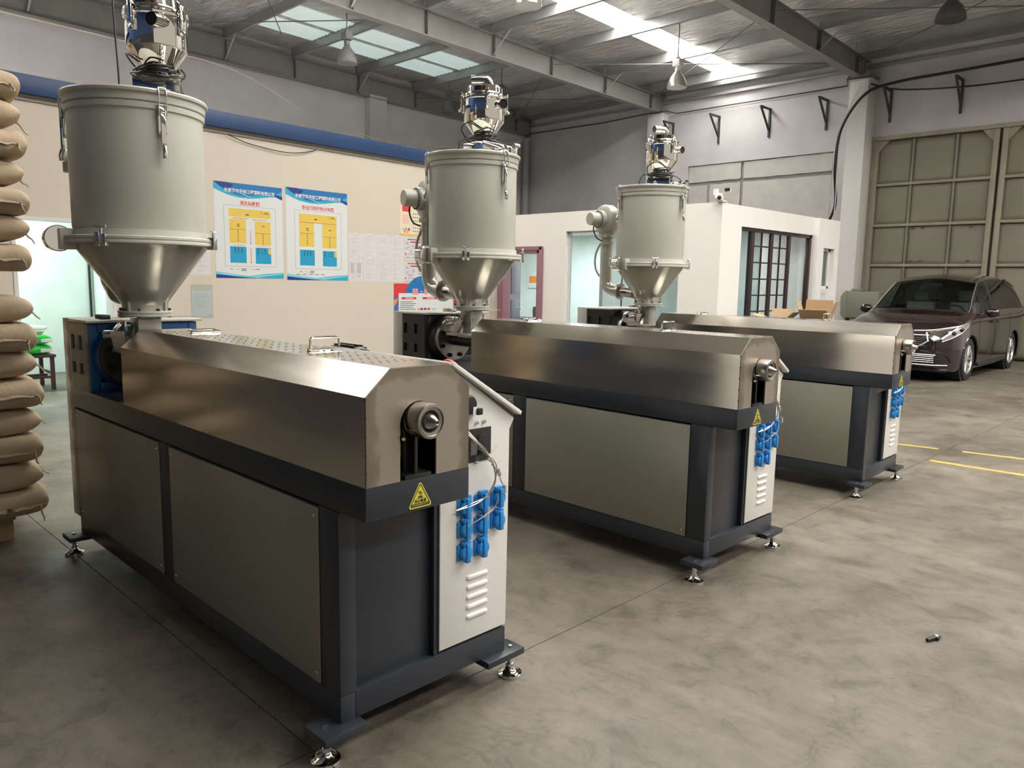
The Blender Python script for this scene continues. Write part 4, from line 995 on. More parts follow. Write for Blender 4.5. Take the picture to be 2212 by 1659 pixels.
for k, (z, txt) in enumerate(((1.806, 'upper'), (1.42, 'lower'))):
    t = wall_item('risk_card', '%s safety card with red bar and black heading, beside the white sheets' % txt, 'notice', 5.502, z, 'safety cards')
    part('sheet', MB().box(0, .40, -.0015, 0, 0, .34), M['paper'], t)
    pr('heading', [(.07+.032*i, .305, .092+.032*i, .325) for i in range(10)], 1, M['p_black'], t)
    pr('red_bar', [(.13, .262, .38, .283), (.012, .065, .035, .095)], 1, M['p_red'], t)
    pr('card_lines', [(.01, .285, .39, .287), (.12, .10, .122, .285), (.01, .20, .12, .202), (.01, .15, .12, .152), (.01, .05, .39, .052), (.03, .255, .09, .262), (.03, .235, .09, .242), (.04, .18, .1, .186), (.02, .165, .07, .171), (.16, .22, .21, .227), (.16, .195, .23, .202), (.16, .17, .2, .177), (.07, .078, .25, .085), (.02, .02, .12, .027), (.16, .02, .26, .027), (.28, .22, .38, .224), (.28, .20, .38, .204), (.28, .18, .36, .184)], 2, M['p_purple'], t)
    tr = lambda u: [(u, .115), (u+.034, .115), (u+.017, .148)]
    pr('hazard_triangles', [tr(.13)] if k == 0 else [tr(.06), tr(.105), tr(.15)], 3, M['brass'], t)
    if k: pr('blue_bar', [(.30, .145, .38, .157)], 1, M['p_blue'], t)
t = wall_item('rules_poster', 'cream and orange poster with red panel, partly behind middle hopper', 'poster', 5.412, 2.184)
part('sheet', MB().box(0, .74, -.0016, 0, 0, .53), M['p_cream'], t)
pr('orange_band', [[(0, .53), (.74, .53), (.74, .47), (.35, .50), (.15, .51), (0, .522)]], 1, M['p_orange'], t)
pr('yellow_band', [[(.14, .495), (.3, .50), (.74, .475), (.74, .445), (.3, .47)], (0, 0, .74, .022)], 2, M['p_yellow'], t)
pr('red_panel', [(.045, .37, .22, .465)], 1, M['p_red'], t)
pr('pink_panel', [(.045, .175, .21, .32)], 1, M['p_cream'], t)
pr('pink_print', [(.05, .18+.012*k, .2-.02*(k % 3), .185+.012*k) for k in range(12)], 2, M['p_pink'], t)
for k, (u, z, c) in enumerate(((.065, .095, 'p_lblue'), (.125, .095, 'p_green'), (.185, .092, 'p_red'), (.095, .055, 'p_orange'), (.155, .052, 'p_pink'))):
    pr('round_badge', [arc(u, z, .024, 0, 2*PI*.95, 18)], 1, M[c], t)
pr('poster_icons', [(.27+.045*(k % 9), .06+.055*(k//9), .29+.045*(k % 9), .078+.055*(k//9)) for k in range(54)], 1, M['paper_dark'], t)
t = wall_item('safety_poster', 'red and blue topped poster with a cartoon group, low behind middle extruder', 'poster', 5.275, .80)
part('sheet', MB().box(0, 1.42, -.0016, 0, 0, .615), M['p_red'], t)
pr('blue_arch', [arc(.62, .34, .40, PI*.06, PI*.94, 24), [(0, 0), (.09, 0), (.09, .38), (.03, .42), (0, .40)]], 1, M['p_blue'], t)
pr('orange_flame', [[(0, 0), (.06, 0), (.09, .14), (.0, .1)], [(0, .24), (.05, .30), (.09, .38), (0, .35)]], 2, M['p_orange'], t)
pr('white_panel', [(.10, -.0, 1.34, .46)], 3, M['poster'], t)
pr('poster_heading', [(.40, .435, .455, .535), (.465, .435, .52, .535), (.57, .48, .62, .50), (.66, .435, .725, .535), (.77, .48, .82, .50), (.86, .435, .93, .535), (.94, .435, 1.0, .535)], 4, M['p_pink'], t)
pr('red_label', [(.16, .36, .48, .395), (.62, .36, .96, .395), (.16, .03, .48, .065)], 4, M['p_red'], t)
pr('label_print', [(.24+.03*k, .37, .262+.03*k, .385) for k in range(6)]+[(.72+.03*k, .37, .742+.03*k, .385) for k in range(6)]+[(.26+.03*k, .04, .282+.03*k, .055) for k in range(4)], 5, M['p_white'], t)
pr('poster_print', [(.13, .315-.03*k, .40+.07*((k*5) % 3)/2, .325-.03*k) for k in range(8)]+[(.98, .13-.03*k, 1.28, .138-.03*k) for k in range(4)], 4, M['paper_dark'], t)
for u, hc in ((.60, 'p_purple'), (.68, 'p_purple'), (.76, 'p_red')):
    pr('cartoon_body', [(u-.028, .02, u+.028, .15)], 4, M['p_purple'], t); pr('cartoon_face', [arc(u, .175, .026, 0, 5.9, 14)], 5, M['p_skin'], t); pr('cartoon_hat', [(u-.03, .185, u+.03, .215)], 6, M[hc], t)
pr('cartoon_board', [(.83, .09, .93, .21)], 4, M['p_lblue'], t)
pr('cartoon_ground', [[(.54, .02), (.56, .20), (.52, .22), (.53, .1)], (.80, .05, .94, .07)], 4, M['p_orange'], t)
for k, (s, z, h, lab) in enumerate(((1.925, 1.50, .31, 'pale sheet on beige wall just right of the nearest hopper cone'), (1.925, .965, .335, 'wrinkled sheet in a clear sleeve, lowest paper left of the plan posters'))):
    t = wall_item('notice_sheet', lab, 'paper', s, z)
    part('sheet', MB().box(0, .27, -.0015, 0, 0, h), M['paper'], t)
    pr('print_lines', [(.03, h-.05-.02*q, .15+.08*((q*7) % 3)/2, h-.046-.02*q) for q in range(9)]+([(.22, .012, .265, .032)] if k else [(.1, .05, .19, .056)]), 1, M['paper_grey'], t)
    if k: part('plastic_sleeve', MB().box(-.012, .285, -.0045, -.0035, -.02, h+.075), M['glass'], t)

# ================================================================== THINGS IN THE STOREROOM
tb = thing('work_table', 'dark wooden stool-table under the green bags in the storeroom', 'table', (-9.55, 1.32, 0))
part('table_top', MB().box(-.3, .3, -.32, .32, .42, .455), M['stool'], tb, .004)
for sx in (-.26, .26):
    for sy in (-.28, .28): part('leg', MB().box(sx-.022, sx+.022, sy-.022, sy+.022, 0, .42), M['stool'], tb)
part('stretcher', MB().box(-.012, .012, -.28, .28, .15, .18).box(-.26, .26, -.29, -.27, .2, .23).box(-.26, .26, .27, .29, .2, .23).box(.25, .27, -.28, .28, .15, .18), M['stool'], tb)
for k, z in enumerate((.455, .58)):
    t = thing('green_bag', '%s green plastic bag with white corner, on the storeroom table' % ('lower' if k == 0 else 'upper'), 'bag', (-9.52, 1.32, z), PI/2+.05*k, 'green bags')
    me = sack_mesh(.62, .46, .122, 77+k); me.materials.clear(); me.materials.append(M['green_bag']); link('bag_body', me, t)
    for sx in (-.21, .22): part('white_label', MB().box(sx-.06, sx+.07, -.235, -.222, .03, .075), M['bag_white'], t, .002)
for k in range(3):
    t = thing('flattened_bag', ['dull green folded bag lying right on the bright green bags', 'grey-green folded bag between the other folded bags', 'white folded bag topmost of the storeroom pile'][k], 'bag', (-9.60, 1.26+.02*k, .703+.035*k), .1*k)
    part('fold', MB().box(-.24, .24, -.28, .26, 0, .018).box(-.22, .22, -.26, .28, .016, .034), [M['gatebox'], M['store_wall'], M['bag_white']][k], t, .006)
bt = thing('bottle', 'green and white plastic bottle standing on the folded bags', 'bottle', (-9.62, 1.12, .808))
part('bottle_body', MB().lathe([(0, 0), (.045, 0), (.048, .01), (.048, .16), (.02, .20), (.018, .23), (0, .23)], 20), M['bag_white'], bt)
part('cap', MB().lathe([(.022, .225), (.022, .26), (0, .26)], 16), M['green_bag'], bt)
tl = thing('tube_lamp', 'fluorescent tube fixed under the storeroom ceiling', 'lamp', (-10.1, .2, 3.12))
part('batten', MB().box(-.04, .04, -.7, .7, .04, .08), M['pvc'], tl); part('tube', MB().tube([(0, -.66, .02), (0, .66, .02)], .018, 10), M['tube'], tl)
def area(name, loc, sx, sy, e, col, rot=(0, 0, 0)):
    l = bpy.data.lights.new(name, 'AREA'); l.shape = 'RECTANGLE'; l.size = sx; l.size_y = sy; l.energy = e; l.color = col
    o = bpy.data.objects.new(name, l); COL.objects.link(o); o.location = loc; o.rotation_euler = rot; return o
area('storeroom_light', (-10.1, .6, 3.05), .3, 1.6, ROOM, (.84, 1, .95))
area('office_light', (-8.8, 10.4, 2.45), 2.0, 1.2, OFFICE*3, (.9, .96, 1))
area('office_light', (-5.3, 10.4, 2.45), 1.2, 1.2, OFFICE, (.9, .96, 1))
# ================================================================== OFFICE FURNITURE
def office_chair(loc, rot, label):
    t = thing('office_chair', label, 'chair', loc, rot, 'office chairs')
    bm_ = MB()
    for k in range(8): bm_.box(-.22+.004*k*(8-k)/4*0, .22, -.215-.01*math.sin(k*.4), -.20-.01*math.sin(k*.4), .56+.045*k, .60+.045*k)
    part('backrest', MB().prism([(-.21, .55), (.21, .55), (.235, .88), (.20, .94), (-.20, .94), (-.235, .88)], -.235, -.205, AX_Y), M['chair'], t, .006)
    part('seat', MB().box(-.23, .23, -.21, .22, .44, .49), M['chair'], t, .012)
    for s in (-1, 1):
        part('leg', MB().tube([(s*.22, .2, 0), (s*.22, .18, .44), (s*.22, -.2, .45), (s*.22, -.24, 0)], .012, 8), M['chair'], t)
        part('back_post', MB().tube([(s*.2, -.18, .45), (s*.21, -.235, .62), (s*.21, -.235, .9)], .012, 8), M['chair'], t)
    return t
office_chair((-9.44, 10.66, 0), PI*.9, 'black mesh chair behind the desk seen through the red door')
office_chair((-4.62, 11.0, 0), PI*.75, 'black chair seen through the glazed office side')
dk_ = thing('desk', 'dark desk in the office seen through the red framed door', 'desk', (-9.15, 10.05, 0))
part('desk_top', MB().box(-.55, .55, -.3, .3, .72, .75), M['chair'], dk_, .003)
for sx in (-.5, .5):
    for sy in (-.26, .26): part('leg', MB().box(sx-.02, sx+.02, sy-.02, sy+.02, 0, .72), M['chair'], dk_)
part('modesty_panel', MB().box(-.48, .48, .2, .215, .25, .72), M['chair'], dk_)
nb = thing('wall_notice', 'small framed notice with orange centre on the office back wall', 'notice', (-10.76, 12.18, 1.52))
part('board', MB().box(-.17, .17, -.02, .01, -.2, .2), M['store_wall'], nb, .003); part('orange_panel', MB().box(-.12, .12, -.025, -.018, -.08, .08), M['p_orange'], nb)
ns = thing('door_notice', 'small white printed label on wall under narrow office window', 'notice', (-3.679, 11.80, 1.27))
part('sheet', MB().box(0, .0015, -.10, .12, 0, .16), M['paper'], ns); part('print_lines', MB().box(.0016, .0025, -.07, -.02, .06, .10).box(.0016, .0025, 0, .04, .06, .10).box(.0016, .0025, .06, .09, .06, .10), M['paper_grey'], ns)
cc = thing('security_camera', 'white dome camera on the top corner of the office wall', 'camera', (-3.80, 8.53, 2.62))
part('mount', MB().box(-.05, .05, -.05, .05, 0, .02).tube([(-.0, 0, .01), (0, 0, .10), (0, -.05, .10)], .02, 10), M['cctv'], cc)
part('dome', MB().ball((.0, -.09, .05), .055, 10), M['cctv'], cc); part('lens', MB().ball((.03, -.13, .05), .03, 8), M['black'], cc)
part('antenna_pod', MB().box(.05, .13, -.05, .0, .13, .18).box(-.12, -.06, -.04, 0, .10, .18).tube([(-.09, -.02, .14), (0, -.02, .09), (.09, -.02, .15)], .01, 6), M['cctv'], cc); part('solar_lens', MB().box(.06, .14, -.055, -.045, .135, .178), M['black'], cc)

# ================================================================== CARDBOARD BOXES ON A TABLE BEHIND THE FARTHEST EXTRUDER
bt2 = thing('steel_table', 'low steel table carrying the open cardboard boxes', 'table', (-2.25, 7.75, 0), math.radians(4))
part('table_top', MB().box(-.52, .52, -.33, .33, .70, .735), M['beam'], bt2, .003)
for sx in (-.47, .47):
    for sy in (-.28, .28): part('leg', MB().box(sx-.025, sx+.025, sy-.025, sy+.025, 0, .70), M['beam'], bt2)
def carton(x, y, z, rot, w_, d_, h_, flaps, label):
    t = thing('cardboard_box', label, 'box', (x, y, z), rot, 'open cardboard boxes'); q = .004
    part('walls', MB().box(-w_/2, w_/2, -d_/2, -d_/2+q, 0, h_).box(-w_/2, w_/2, d_/2-q, d_/2, 0, h_).box(-w_/2, -w_/2+q, -d_/2+q, d_/2-q, 0, h_).box(w_/2-q, w_/2, -d_/2+q, d_/2-q, 0, h_).box(-w_/2+q, w_/2-q, -d_/2+q, d_/2-q, 0, q), M['card'], t)
    for k, (side, ang, ln, mt) in enumerate(flaps):
        a = math.radians(ang); 
        if side in 'NS':
            sg = 1 if side == 'N' else -1; m4 = Matrix.Translation((0, sg*(d_/2-q/2), h_)) @ Matrix.Rotation(-sg*a, 4, 'X'); f = MB().box(-w_/2+.004, w_/2-.004, -q/2, q/2, 0, ln, m4)
        else:
            sg = 1 if side == 'E' else -1; m4 = Matrix.Translation((sg*(w_/2-q/2), 0, h_)) @ Matrix.Rotation(sg*a, 4, 'Y'); f = MB().box(-q/2, q/2, -d_/2+.004, d_/2-.004, 0, ln, m4)
        part('flap', f, M[mt], t)
carton(-2.475, 7.66, .735, math.radians(6), .27, .27, .355, [('S', 128, .13, 'card'), ('N', 25, .13, 'card'), ('W', 70, .15, 'card'), ('E', 48, .13, 'card')], 'open cardboard box with drooping flaps, left one of the pair behind the farthest extruder')
carton(-2.07, 7.83, .735, math.radians(14), .32, .30, .385, [('S', 55, .17, 'card'), ('N', 12, .21, 'card_shaded'), ('W', 16, .20, 'card'), ('E', 18, .20, 'card')], 'open cardboard box with tall upright flaps, right one of the pair')

# ================================================================== GATE DRIVE BOX
gx = thing('gate_drive', 'grey-green steel drive box beside the gate, left of the van', 'machine', (-4.85, 16.75, 0))
part('housing', MB().box(-.28, .42, -.2, .2, .78, 1.38), M['gatebox'], gx, .03)
part('side_cover', MB().prism([(-.40, .85), (-.28, .70), (-.28, 1.36), (-.36, 1.36), (-.42, 1.25)], -.18, .18, AX_Y), M['gatebox'], gx, .01)
part('lid', MB().box(-.2, .02, -.15, .15, 1.38, 1.44).box(-.36, -.24, -.1, .1, 1.36, 1.39), M['gatebox'], gx, .01)
part('stand', MB().box(-.2, .34, -.15, .15, 0, .80), M['gatebox'], gx, .01)

# ================================================================== VAN
def curve(xs, ys):
    xs, ys = np.array(xs, float), np.array(ys, float); d = np.diff(ys)/np.diff(xs); mm = np.zeros(len(xs)); mm[0], mm[-1] = d[0], d[-1]
    for i in range(1, len(xs)-1):
        mm[i] = 0 if d[i-1]*d[i] <= 0 else 2*d[i-1]*d[i]/(d[i-1]+d[i])
    def f(x):
        x = np.clip(x, xs[0], xs[-1]); i = int(np.clip(np.searchsorted(xs, x)-1, 0, len(xs)-2)); h = xs[i+1]-xs[i]; t = (x-xs[i])/h
        return (2*t**3-3*t**2+1)*ys[i]+(t**3-2*t**2+t)*h*mm[i]+(-2*t**3+3*t**2)*ys[i+1]+(t**3-t**2)*h*mm[i+1]
    return f
cW = curve([0, .06, .2, .45, .9, 2, 4, 4.45, 4.72], [.60, .70, .80, .868, .895, .90, .90, .88, .80])
cTop = curve([0, .1, .35, .7, 1.05, 1.45, 1.85, 2.3, 3.0, 3.9, 4.4, 4.6, 4.72], [.76, .87, .97, 1.055, 1.125, 1.42, 1.66, 1.745, 1.775, 1.745, 1.68, 1.56, 1.20])
cBelt = curve([0, .15, .4, 1.05, 1.6, 3, 4.72], [.66, .78, .90, 1.02, 1.055, 1.08, 1.10])
cRe = curve([0, .2, .6, 1.05, 1.45, 1.9, 2.6, 4.2, 4.72], [.40, .56, .69, .755, .70, .645, .63, .61, .60])
cBot = curve([0, .15, .5, 4.3, 4.72], [.26, .19, .17, .19, .30])
SEG = [3, 4, 7, 12, 18, 20]
def section(y):
    W, T, Bt, Re, Zb = cW(y), cTop(y), cBelt(y), cRe(y), cBot(y)
    Bt = min(Bt, T-.06); es = T-.075*min(1, max(.35, (T-Bt)/.5)) 
    P = [(0, Zb), (.93*W, Zb), (.985*W, Zb+.14), (W, .5*(Zb+Bt)+.03), (.965*W, Bt), (Re, es), (0, T)]
    pts = []
    for k in range(6):
        p0, p1, p2, p3 = [Vector((*P[max(k-1, 0)], 0)), Vector((*P[k], 0)), Vector((*P[k+1], 0)), Vector((*P[min(k+2, 6)], 0))]
        if k == 5: p3 = Vector((-P[5][0], P[5][1], 0))
        if k in (0,): p0 = p1
        for j in range(SEG[k]):
            t = j/SEG[k]
            if k == 0: q = p1.lerp(p2, t)
            elif k == 4: 
                q = p1.lerp(p2, t); q.x += .018*math.sin(PI*t)
            else:
                tl_ = .6; m1 = (p2-p0)*.5*tl_; m2 = (p3-p1)*.5*tl_
                if k == 5: m1 = (p2-p1)*.55+Vector((0, .02, 0)); m1 = Vector((-.35*Re, .045, 0)); m2 = Vector((-.9*Re, 0, 0))
                if k == 1: m1 = Vector((.07*W, 0, 0)); m2 = Vector((.01, .12, 0))
                q = (2*t**3-3*t**2+1)*p1+(t**3-2*t**2+t)*m1+(-2*t**3+3*t**2)*p2+(t**3-t**2)*m2
            pts.append((q.x, q.y))
    pts.append((0, T)); return pts
def sx(y, z):
    P = section(y); k0 = SEG[0]; best = 0
    for a, b in zip(P[k0:-1], P[k0+1:]):
        if (a[1]-z)*(b[1]-z) <= 0 and abs(b[1]-a[1]) > 1e-9:
            t = (z-a[1])/(b[1]-a[1]); best = max(best, a[0]+(b[0]-a[0])*t)
    return best
def fy(x, z):
    lo, hi = 0, 1.2
    if sx(lo, z) >= abs(x): return 0
    for _ in range(24):
        m_ = (lo+hi)/2
        if sx(m_, z) >= abs(x): hi = m_
        else: lo = m_
    return hi
def build_van():
    V = thing('van', 'dark maroon people carrier parked nose out before the big gate', 'car', (-2.52, 11.95, 0))
    ys = np.unique(np.concatenate([np.linspace(0, .5, 36), np.linspace(.5, 4.3, 200), np.linspace(4.3, 4.72, 22)]))
    secs = [section(y) for y in ys]; n = len(secs[0]); full = 2*n-2; vs = []
    for y, S in zip(ys, secs):
        ring = [(x, y, z) for x, z in S]+[(-x, y, z) for x, z in S[-2:0:-1]]; vs += ring
    segid = []
    for k, c in enumerate(SEG): segid += [(k, j/c) for j in range(c)]
    WF, WR, WZ = .88, 3.68, .345
    G = {'body': [], 'windscreen': [], 'side': [], 'rear_side': [], 'black': []}
    for i in range(len(ys)-1):
        yc = (ys[i]+ys[i+1])/2
        for k in range(full):
            k2 = (k+1) % full; f = (i*full+k, i*full+k2, (i+1)*full+k2, (i+1)*full+k)
            h = k if k < n-1 else full-1-k; sg, tt = segid[h]
            c = [sum(vs[q][a] for q in f)/4 for a in range(3)]
            if abs(c[0]) > .5 and c[2] < .78 and min(math.hypot(c[1]-WF, c[2]-WZ), math.hypot(c[1]-WR, c[2]-WZ)) < .392: continue
            if sg == 5 and 1.09 < yc < 1.83 and tt > .03: G['windscreen'].append(f); continue
            if sg == 4 and .10 < tt < .90 and 1.28 < yc < 4.42:
                if 2.20 < yc < 2.27 or 3.28 < yc < 3.34 or 1.62 < yc < 1.65: G['black'].append(f)
                elif yc < 2.2: G['side'].append(f)
                else: G['rear_side'].append(f)
                continue
            G['body'].append(f)
    for i, s_ in ((0, 1), (len(ys)-1, -1)):
        fc = tuple(i*full+k for k in range(full)); G['body'].append(fc[::s_])
    def sub(name, faces, mat):
        used = {}; v2 = []; f2 = []
        for f in faces:
            g_ = []
            for q in f:
                if q not in used: used[q] = len(v2); v2.append(vs[q])
                g_.append(used[q])
            f2.append(tuple(g_))
        m = MB(); m.v = v2; m.f = f2; return part(name, m, mat, V, 0, 38)
    sub('body_shell', G['body'], M['car']); sub('windscreen', G['windscreen'], M['car_glass']); 
    
    for sd in (1, -1):
        for key, nm, mt in (('side', 'front_side_window', 'car_glass'), ('rear_side', 'rear_side_window', 'car_tint')):
            for a, b in ((0, 1.64), (1.64, 2.3), (2.3, 3.31), (3.31, 9)):
                fs_ = [f for f in G[key] if vs[f[0]][0]*sd > 0 and a < vs[f[0]][1] < b]
                if fs_: sub(nm, fs_, M[mt])
        for a, b in ((0, 1.9), (1.9, 2.8), (2.8, 9)): sub('window_pillar', [f for f in G['black'] if vs[f[0]][0]*sd > 0 and a < vs[f[0]][1] < b], M['car_black'])
    # seals and shut lines
    for sgn in (1, -1):
        def line(t5, y0, y1, seg=4):
            out = []
            for y in np.linspace(y0, y1, 40):
                S = section(y); k = sum(SEG[:seg])+int(round(t5*SEG[seg])); x, z = S[min(k, n-1)]; out.append((sgn*(x+.002), y, z))
            return out
        part('window_trim', MB().tube(line(.10, 1.26, 4.43), .008, 6).tube(line(.90, 1.28, 4.43), .007, 6), M['car_black'], V)
        part('pillar_trim', MB().tube(line(.02, 1.05, 1.86, 5), .010, 6), M['zinc'], V)
        m = MB()
        for y in (1.30, 2.235, 3.31):
            m.tube([(sgn*(sx(y, z)-.001), y, z) for z in np.linspace(.30, cBelt(y)-.01, 16)], .0045, 5)
        part('door_gap', m, M['car_black'], V)
        for y in (2.05, 2.45):
            part('door_handle', MB().tube([(sgn*(sx(y, .93)+.02), y-.09, .93), (sgn*(sx(y, .93)+.028), y, .935), (sgn*(sx(y, .93)+.02), y+.09, .93)], .014, 8), M['car'], V)
        part('sill', MB().tube([(sgn*(cW(y)*.975), y, .235) for y in np.linspace(1.35, 3.22, 10)], .03, 8), M['car_black'], V)
        # wheels
        for wy in (WF, WR):
            mx = lambda x: Matrix(((0, 0, sgn, sgn*x), (1, 0, 0, wy), (0, 1, 0, WZ), (0, 0, 0, 1)))
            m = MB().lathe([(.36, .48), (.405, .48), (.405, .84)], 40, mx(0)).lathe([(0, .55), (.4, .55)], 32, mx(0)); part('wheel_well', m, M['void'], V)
            arc_ = [(sgn*(sx(wy+.40*math.cos(a), max(.24, WZ+.40*math.sin(a)))-.004), wy+.40*math.cos(a), WZ+.40*math.sin(a)) for a in np.linspace(-.28, PI+.28, 40)]
            part('arch_lip', MB().tube(arc_, .012, 6), M['car'], V)
            ty = part('tyre', MB().lathe([(.225, .66), (.30, .655), (.335, .68), (.345, .71), (.345, .83), (.335, .862), (.30, .875), (.245, .868), (.235, .855), (.225, .80)], 56, mx(0)), M['tyre'], V, 0, 40)
            m = MB().lathe([(.236, .70), (.236, .862), (.228, .866), (.222, .855), (.215, .80), (.215, .70)], 48, mx(0)).lathe([(0, .82), (.05, .82), (.05, .848), (.035, .856), (0, .857)], 24, mx(0))
            for k in range(10):
                a = 2*PI*k/10; T = mx(0) @ Matrix.Rotation(a, 4, 'Z')
                m.add([(.03, -.018, .815), (.222, -.026, .835), (.222, .026, .835), (.03, .018, .815), (.03, -.010, .85), (.222, -.014, .858), (.222, .014, .858), (.03, .010, .85)], [(0, 3, 2, 1), (4, 5, 6, 7), (0, 1, 5, 4), (2, 3, 7, 6), (1, 2, 6, 5), (0, 4, 7, 3)], T)
            part('wheel_rim', m, M['alloy'], ty, 0, 25)
            part('brake_disc', MB().lathe([(0, .74), (.17, .74), (.17, .755), (0, .755)], 32, mx(0)), M['lamp_dark'], ty)
        # mirror
        part('door_mirror', MB().ball((sgn*1.01, 1.46, 1.10), .1, 10, (1.15, .75, .80)).tube([(sgn*.86, 1.42, 1.03), (sgn*.97, 1.44, 1.06)], .03, 8), M['car'], V, 0, 60)
        # headlamp: swept back lens over a chrome bowl
        def hl(u, v, off):
            y = .05+.66*u**1.25; zc = .735+.185*u; hh = .062*(1-.55*u)+.012; z = zc+(v-.5)*2*hh*(1-u**6*.9)
            x = sx(y, z); return (sgn*(x+off*.7), y-off*.7, z)
        def patch(off, u0=0, u1=1, v0=0, v1=1, nu=28, nv=8):
            m = MB(); vs_ = [hl(u0+(u1-u0)*i/nu, v0+(v1-v0)*j/nv, off) for i in range(nu+1) for j in range(nv+1)]
            return m.add(vs_, [(i*(nv+1)+j, (i+1)*(nv+1)+j, (i+1)*(nv+1)+j+1, i*(nv+1)+j+1) for i in range(nu) for j in range(nv)])
        hd = part('headlamp', patch(.012), M['lamp_glass'], V, 0, 60)
        part('lamp_bowl', patch(.004, .02, .98, .05, .95), M['chrome'], hd, 0, 60)
        m = MB()
        for u in (.34, .62): m.ball(hl(u, .42, .004), .036, 8)
        part('lamp_lens', m, M['car_black'], hd)
        part('lamp_brow', MB().tube([hl(u, 1.03, .014) for u in np.linspace(0, 1, 24)], .011, 6).tube([hl(u, .70, .015) for u in np.linspace(.25, .98, 20)], .007, 6).tube([hl(u, -.04, .014) for u in np.linspace(0, .95, 24)], .007, 6), M['alloy'], hd)
        part('grille_wing', MB().tube([hl(0, .9, .014), (sgn*.50, -.012+fy(.50, .66), .66), (sgn*.42, -.012, .60), (sgn*.30, -.02, .545)], .013, 8), M['alloy'], V)
        part('fog_surround', MB().tube([(sgn*x, fy(x, z)-.008, z) for x, z in ((.40, .50), (.66, .49), (.74, .45), (.78, .38), (.79, .33))], .010, 6), M['car_black'], V)
    def fgrid(name, x0, x1, z0, z1, off, mat, par=V):
        m = MB(); nx, nz = 36, 6; vs_ = []
        for i in range(nx+1):
            for j in range(nz+1):
                x = x0+(x1-x0)*i/nx; z = z0+(z1-z0)*j/nz; vs_.append((x, fy(x, z)-off, z))
        return part(name, m.add(vs_, [(i*(nz+1)+j, (i+1)*(nz+1)+j, (i+1)*(nz+1)+j+1, i*(nz+1)+j+1) for i in range(nx) for j in range(nz)]), mat, par)
    gr = fgrid('grille', -.50, .50, .55, .745, .006, M['car_black'])
    m = MB()
    for z in (.58, .61, .64, .67, .70): m.tube([(x, fy(x, z)-.012, z) for x in np.linspace(-.46, .46, 20)], .006, 6)
    part('grille_slats', m, M['lamp_dark'], gr)
    part('grille_frame', MB().tube([(x, fy(x, .75)-.012, .75) for x in np.linspace(-.5, .5, 20)], .009, 6), M['alloy'], gr)
    lg = fgrid('lower_grille', -.66, .66, .30, .455, .005, M['car_black'])
    for z in (.33, .36, .39, .42): part('grille_bar', MB().tube([(x, fy(x, z)-.012, z) for x in np.linspace(-.60, .60, 24)], .0055, 6), M['alloy'], lg)
    part('grille_bar', MB().tube([(x, fy(x, .445)-.014, .445) for x in np.linspace(-.62, .62, 24)], .010, 6), M['alloy'], lg)
    part('bumper_strip', MB().tube([(x, fy(x, .285)-.014, .285) for x in np.linspace(-.76, .76, 24)], .009, 6), M['alloy'], V)
    part('front_lip', MB().tube([(x, fy(x, .21)+.01, .205) for x in np.linspace(-.74, .74, 24)], .035, 8), M['car_black'], V)
    # cabin
    part('cabin_floor', MB().box(-.80, .80, 1.1, 4.5, .45, .50).box(-.6, .6, 4.3, 4.35, .5, 1.5), M['car_in'], V)
    part('dashboard', MB().box(-.74, .74, 1.12, 1.62, .80, 1.03).box(.12, .62, 1.42, 1.62, 1.02, 1.09), M['car_in'], V, .03)
    for x in (-.37, .37):
        for y in (2.15, 3.15):
            part('car_seat', MB().box(x-.25, x+.25, y-.25, y+.25, .50, .68).box(x-.24, x+.24, y+.18, y+.32, .66, 1.24).box(x-.13, x+.13, y+.22, y+.31, 1.26, 1.45), M['car_seat'], V, .03)
    part('steering_wheel', MB().tube([(.37+.18*math.cos(a), 1.76-.05*math.sin(a), 1.03+.17*math.sin(a)) for a in np.linspace(0, 2*PI, 25)[:-1]], .016, 8, False, True).tube([(.20, 1.76, 1.03), (.54, 1.76, 1.03)], .014, 8), M['car_black'], V)
    part('rear_mirror', MB().box(-.11, .11, 1.86, 1.88, 1.50, 1.56), M['car_black'], V, .006)
build_van()

# ================================================================== HIGH BAY LAMPS, CABLES, SMALL ITEMS
def bay_lamp(x, y, z, r, label, shade, body, hang):
    t = thing('high_bay_lamp', label, 'lamp', (x, y, z), 0, 'high bay lamps')
    sh = part('shade', MB().lathe([(r, 0), (r*1.01, .008), (r*.93, .10), (r*.72, .20), (r*.45, .27), (r*.26, .32), (r*.24, .34), (r*.22, .34), (r*.24, .31), (r*.42, .26), (r*.69, .19), (r*.90, .10), (r*.975, .008)], 36), shade, t, 0, 40)
    part('neck', MB().lathe([(.0, .33), (.055, .33), (.05, .42), (.0, .42)], 20), body, t)
    part('ballast', MB().box(-.085, .085, -.075, .075, .42, .56), body, t, .008)
    part('hanger', MB().tube([(0, 0, .56), (0, 0, hang-z)], .012, 6).box(-.03, .03, -.03, .03, .555, .60), M['lamp_dark'], t)
    part('bulb', MB().ball((0, 0, .14), .055, 8, (1, 1, 1.5)), M['bag_white'], t)
bay_lamp(-7.385, 12.75, 5.455, .20, 'bell lamp with white ballast under the bright skylight', M['lampshade'], M['white'], raf_top(12.75))
bay_lamp(-11.036, 7.25, 5.46, .19, 'dark grey bell lamp left of the middle vacuum loader', M['lamp_dark'], M['lamp_dark'], raf_top(7.25))
bay_lamp(-2.348, 12.75, 5.703, .225, 'dark topped bell lamp high at the right edge of the roof', M['bracket'], M['bracket'], raf_top(12.75))
bay_lamp(-6.362, 7.25, 5.434, .20, 'bell lamp at the upper edge of the picture between two rafters', M['lampshade'], M['white'], raf_top(7.25))
bay_lamp(-14.526, 12.75, 5.931, .22, 'small dark bell lamp seen left behind the middle vacuum loader', M['lamp_dark'], M['lamp_dark'], raf_top(12.75))
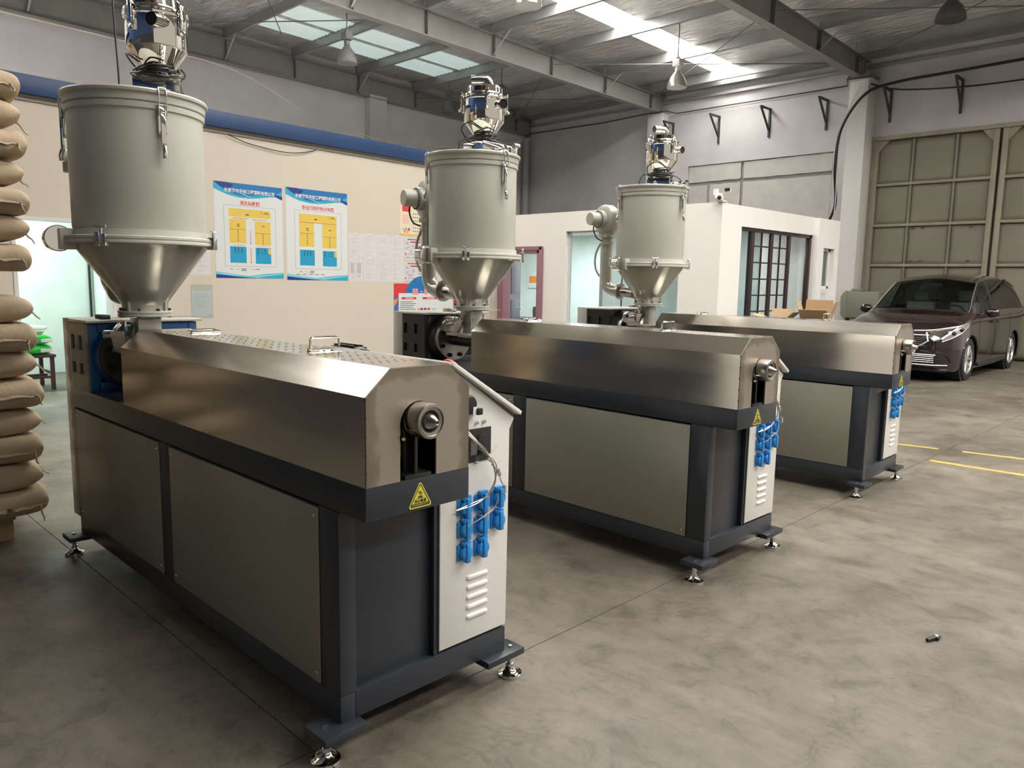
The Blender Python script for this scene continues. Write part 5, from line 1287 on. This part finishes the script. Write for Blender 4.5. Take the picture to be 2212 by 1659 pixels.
bay_lamp(-12.517, 12.75, 5.739, .20, 'small bell lamp seen just right of the middle vacuum loader', M['lamp_dark'], M['lamp_dark'], raf_top(12.75))
def cable(pts, r, mat, label, k=8): return tag(part('cable', MB().tube(smooth_path(pts, k), r, 7), mat, None, 0, 60), label, 'cable')
cable([(-15.55, 2.2, 6.28), (-15.55, 5.0, 6.22), (-15.5, 7.2, 6.1), (-15.4, 9.0, 5.45), (-15.3, 11.0, 5.08), (-15.2, 13.2, 5.18), (-15.3, 15.2, 5.5), (-15.5, 17.2, 6.0)], .017, M['wire'], 'pale cable sagging along the grey gable wall below the rafter')
cable([(1.5, 17.2, 6.15), (-1.0, 17.2, 6.05), (-3.4, 17.15, 5.98), (-4.6, 17.05, 5.92), (-5.2, 16.9, 5.72), (-5.66, 16.9, 5.05), (-5.75, 16.92, 4.2), (-5.8, 17.2, 3.4), (-6.0, 17.3, 2.95)], .032, M['black'], 'thick black cable bending round the column left of the gate')
cable([(1.5, 17.3, 5.70), (-1.0, 17.3, 5.66), (-3.0, 17.3, 5.66), (-4.5, 17.2, 5.78), (-5.1, 16.95, 5.95)], .018, M['black'], 'thin black cable along the wall above the gate')
cable([(-5.3, 16.93, 5.95), (-5.6, 16.93, 5.3), (-5.72, 16.95, 4.6), (-5.70, 16.95, 3.5), (-5.75, 17.0, 2.9)], .010, M['wire'], 'thin pale wire hanging on the column beside the black cable')
cable([(-2.80, .27, 7.0), (-2.68, .27, 4.2), (-2.606, .27, 2.887), (-2.572, .27, 2.518), (-2.56, .265, 2.25)], .0048, M['black'], 'thin black cord hanging from the roof behind the nearest hopper')
cable([(-7.93, 3.4, 3.28), (-7.97, 3.7, 3.21), (-8.0, 4.2, 3.17), (-8.02, 4.5, 3.20), (-8.06, 4.75, 3.27)], .006, M['black'], 'short black wire drooping under the blue beam')
an = thing('wall_plug', 'small dark screw anchor lying on the bare concrete floor', 'screw', (.91, 2.285, 0), math.radians(72))
part('plug', MB().tube([(-.055, 0, .009), (-.005, 0, .010)], [.008, .0095], 10).ball((0, -.008, .009), .0095, 6), M['black'], an); part('collar', MB().tube([(-.004, 0, .011), (.006, 0, .011)], .011, 12), M['p_white'], an); part('shank', MB().tube([(.006, 0, .011), (.045, .004, .006)], .0035, 8), M['bracket'], an)
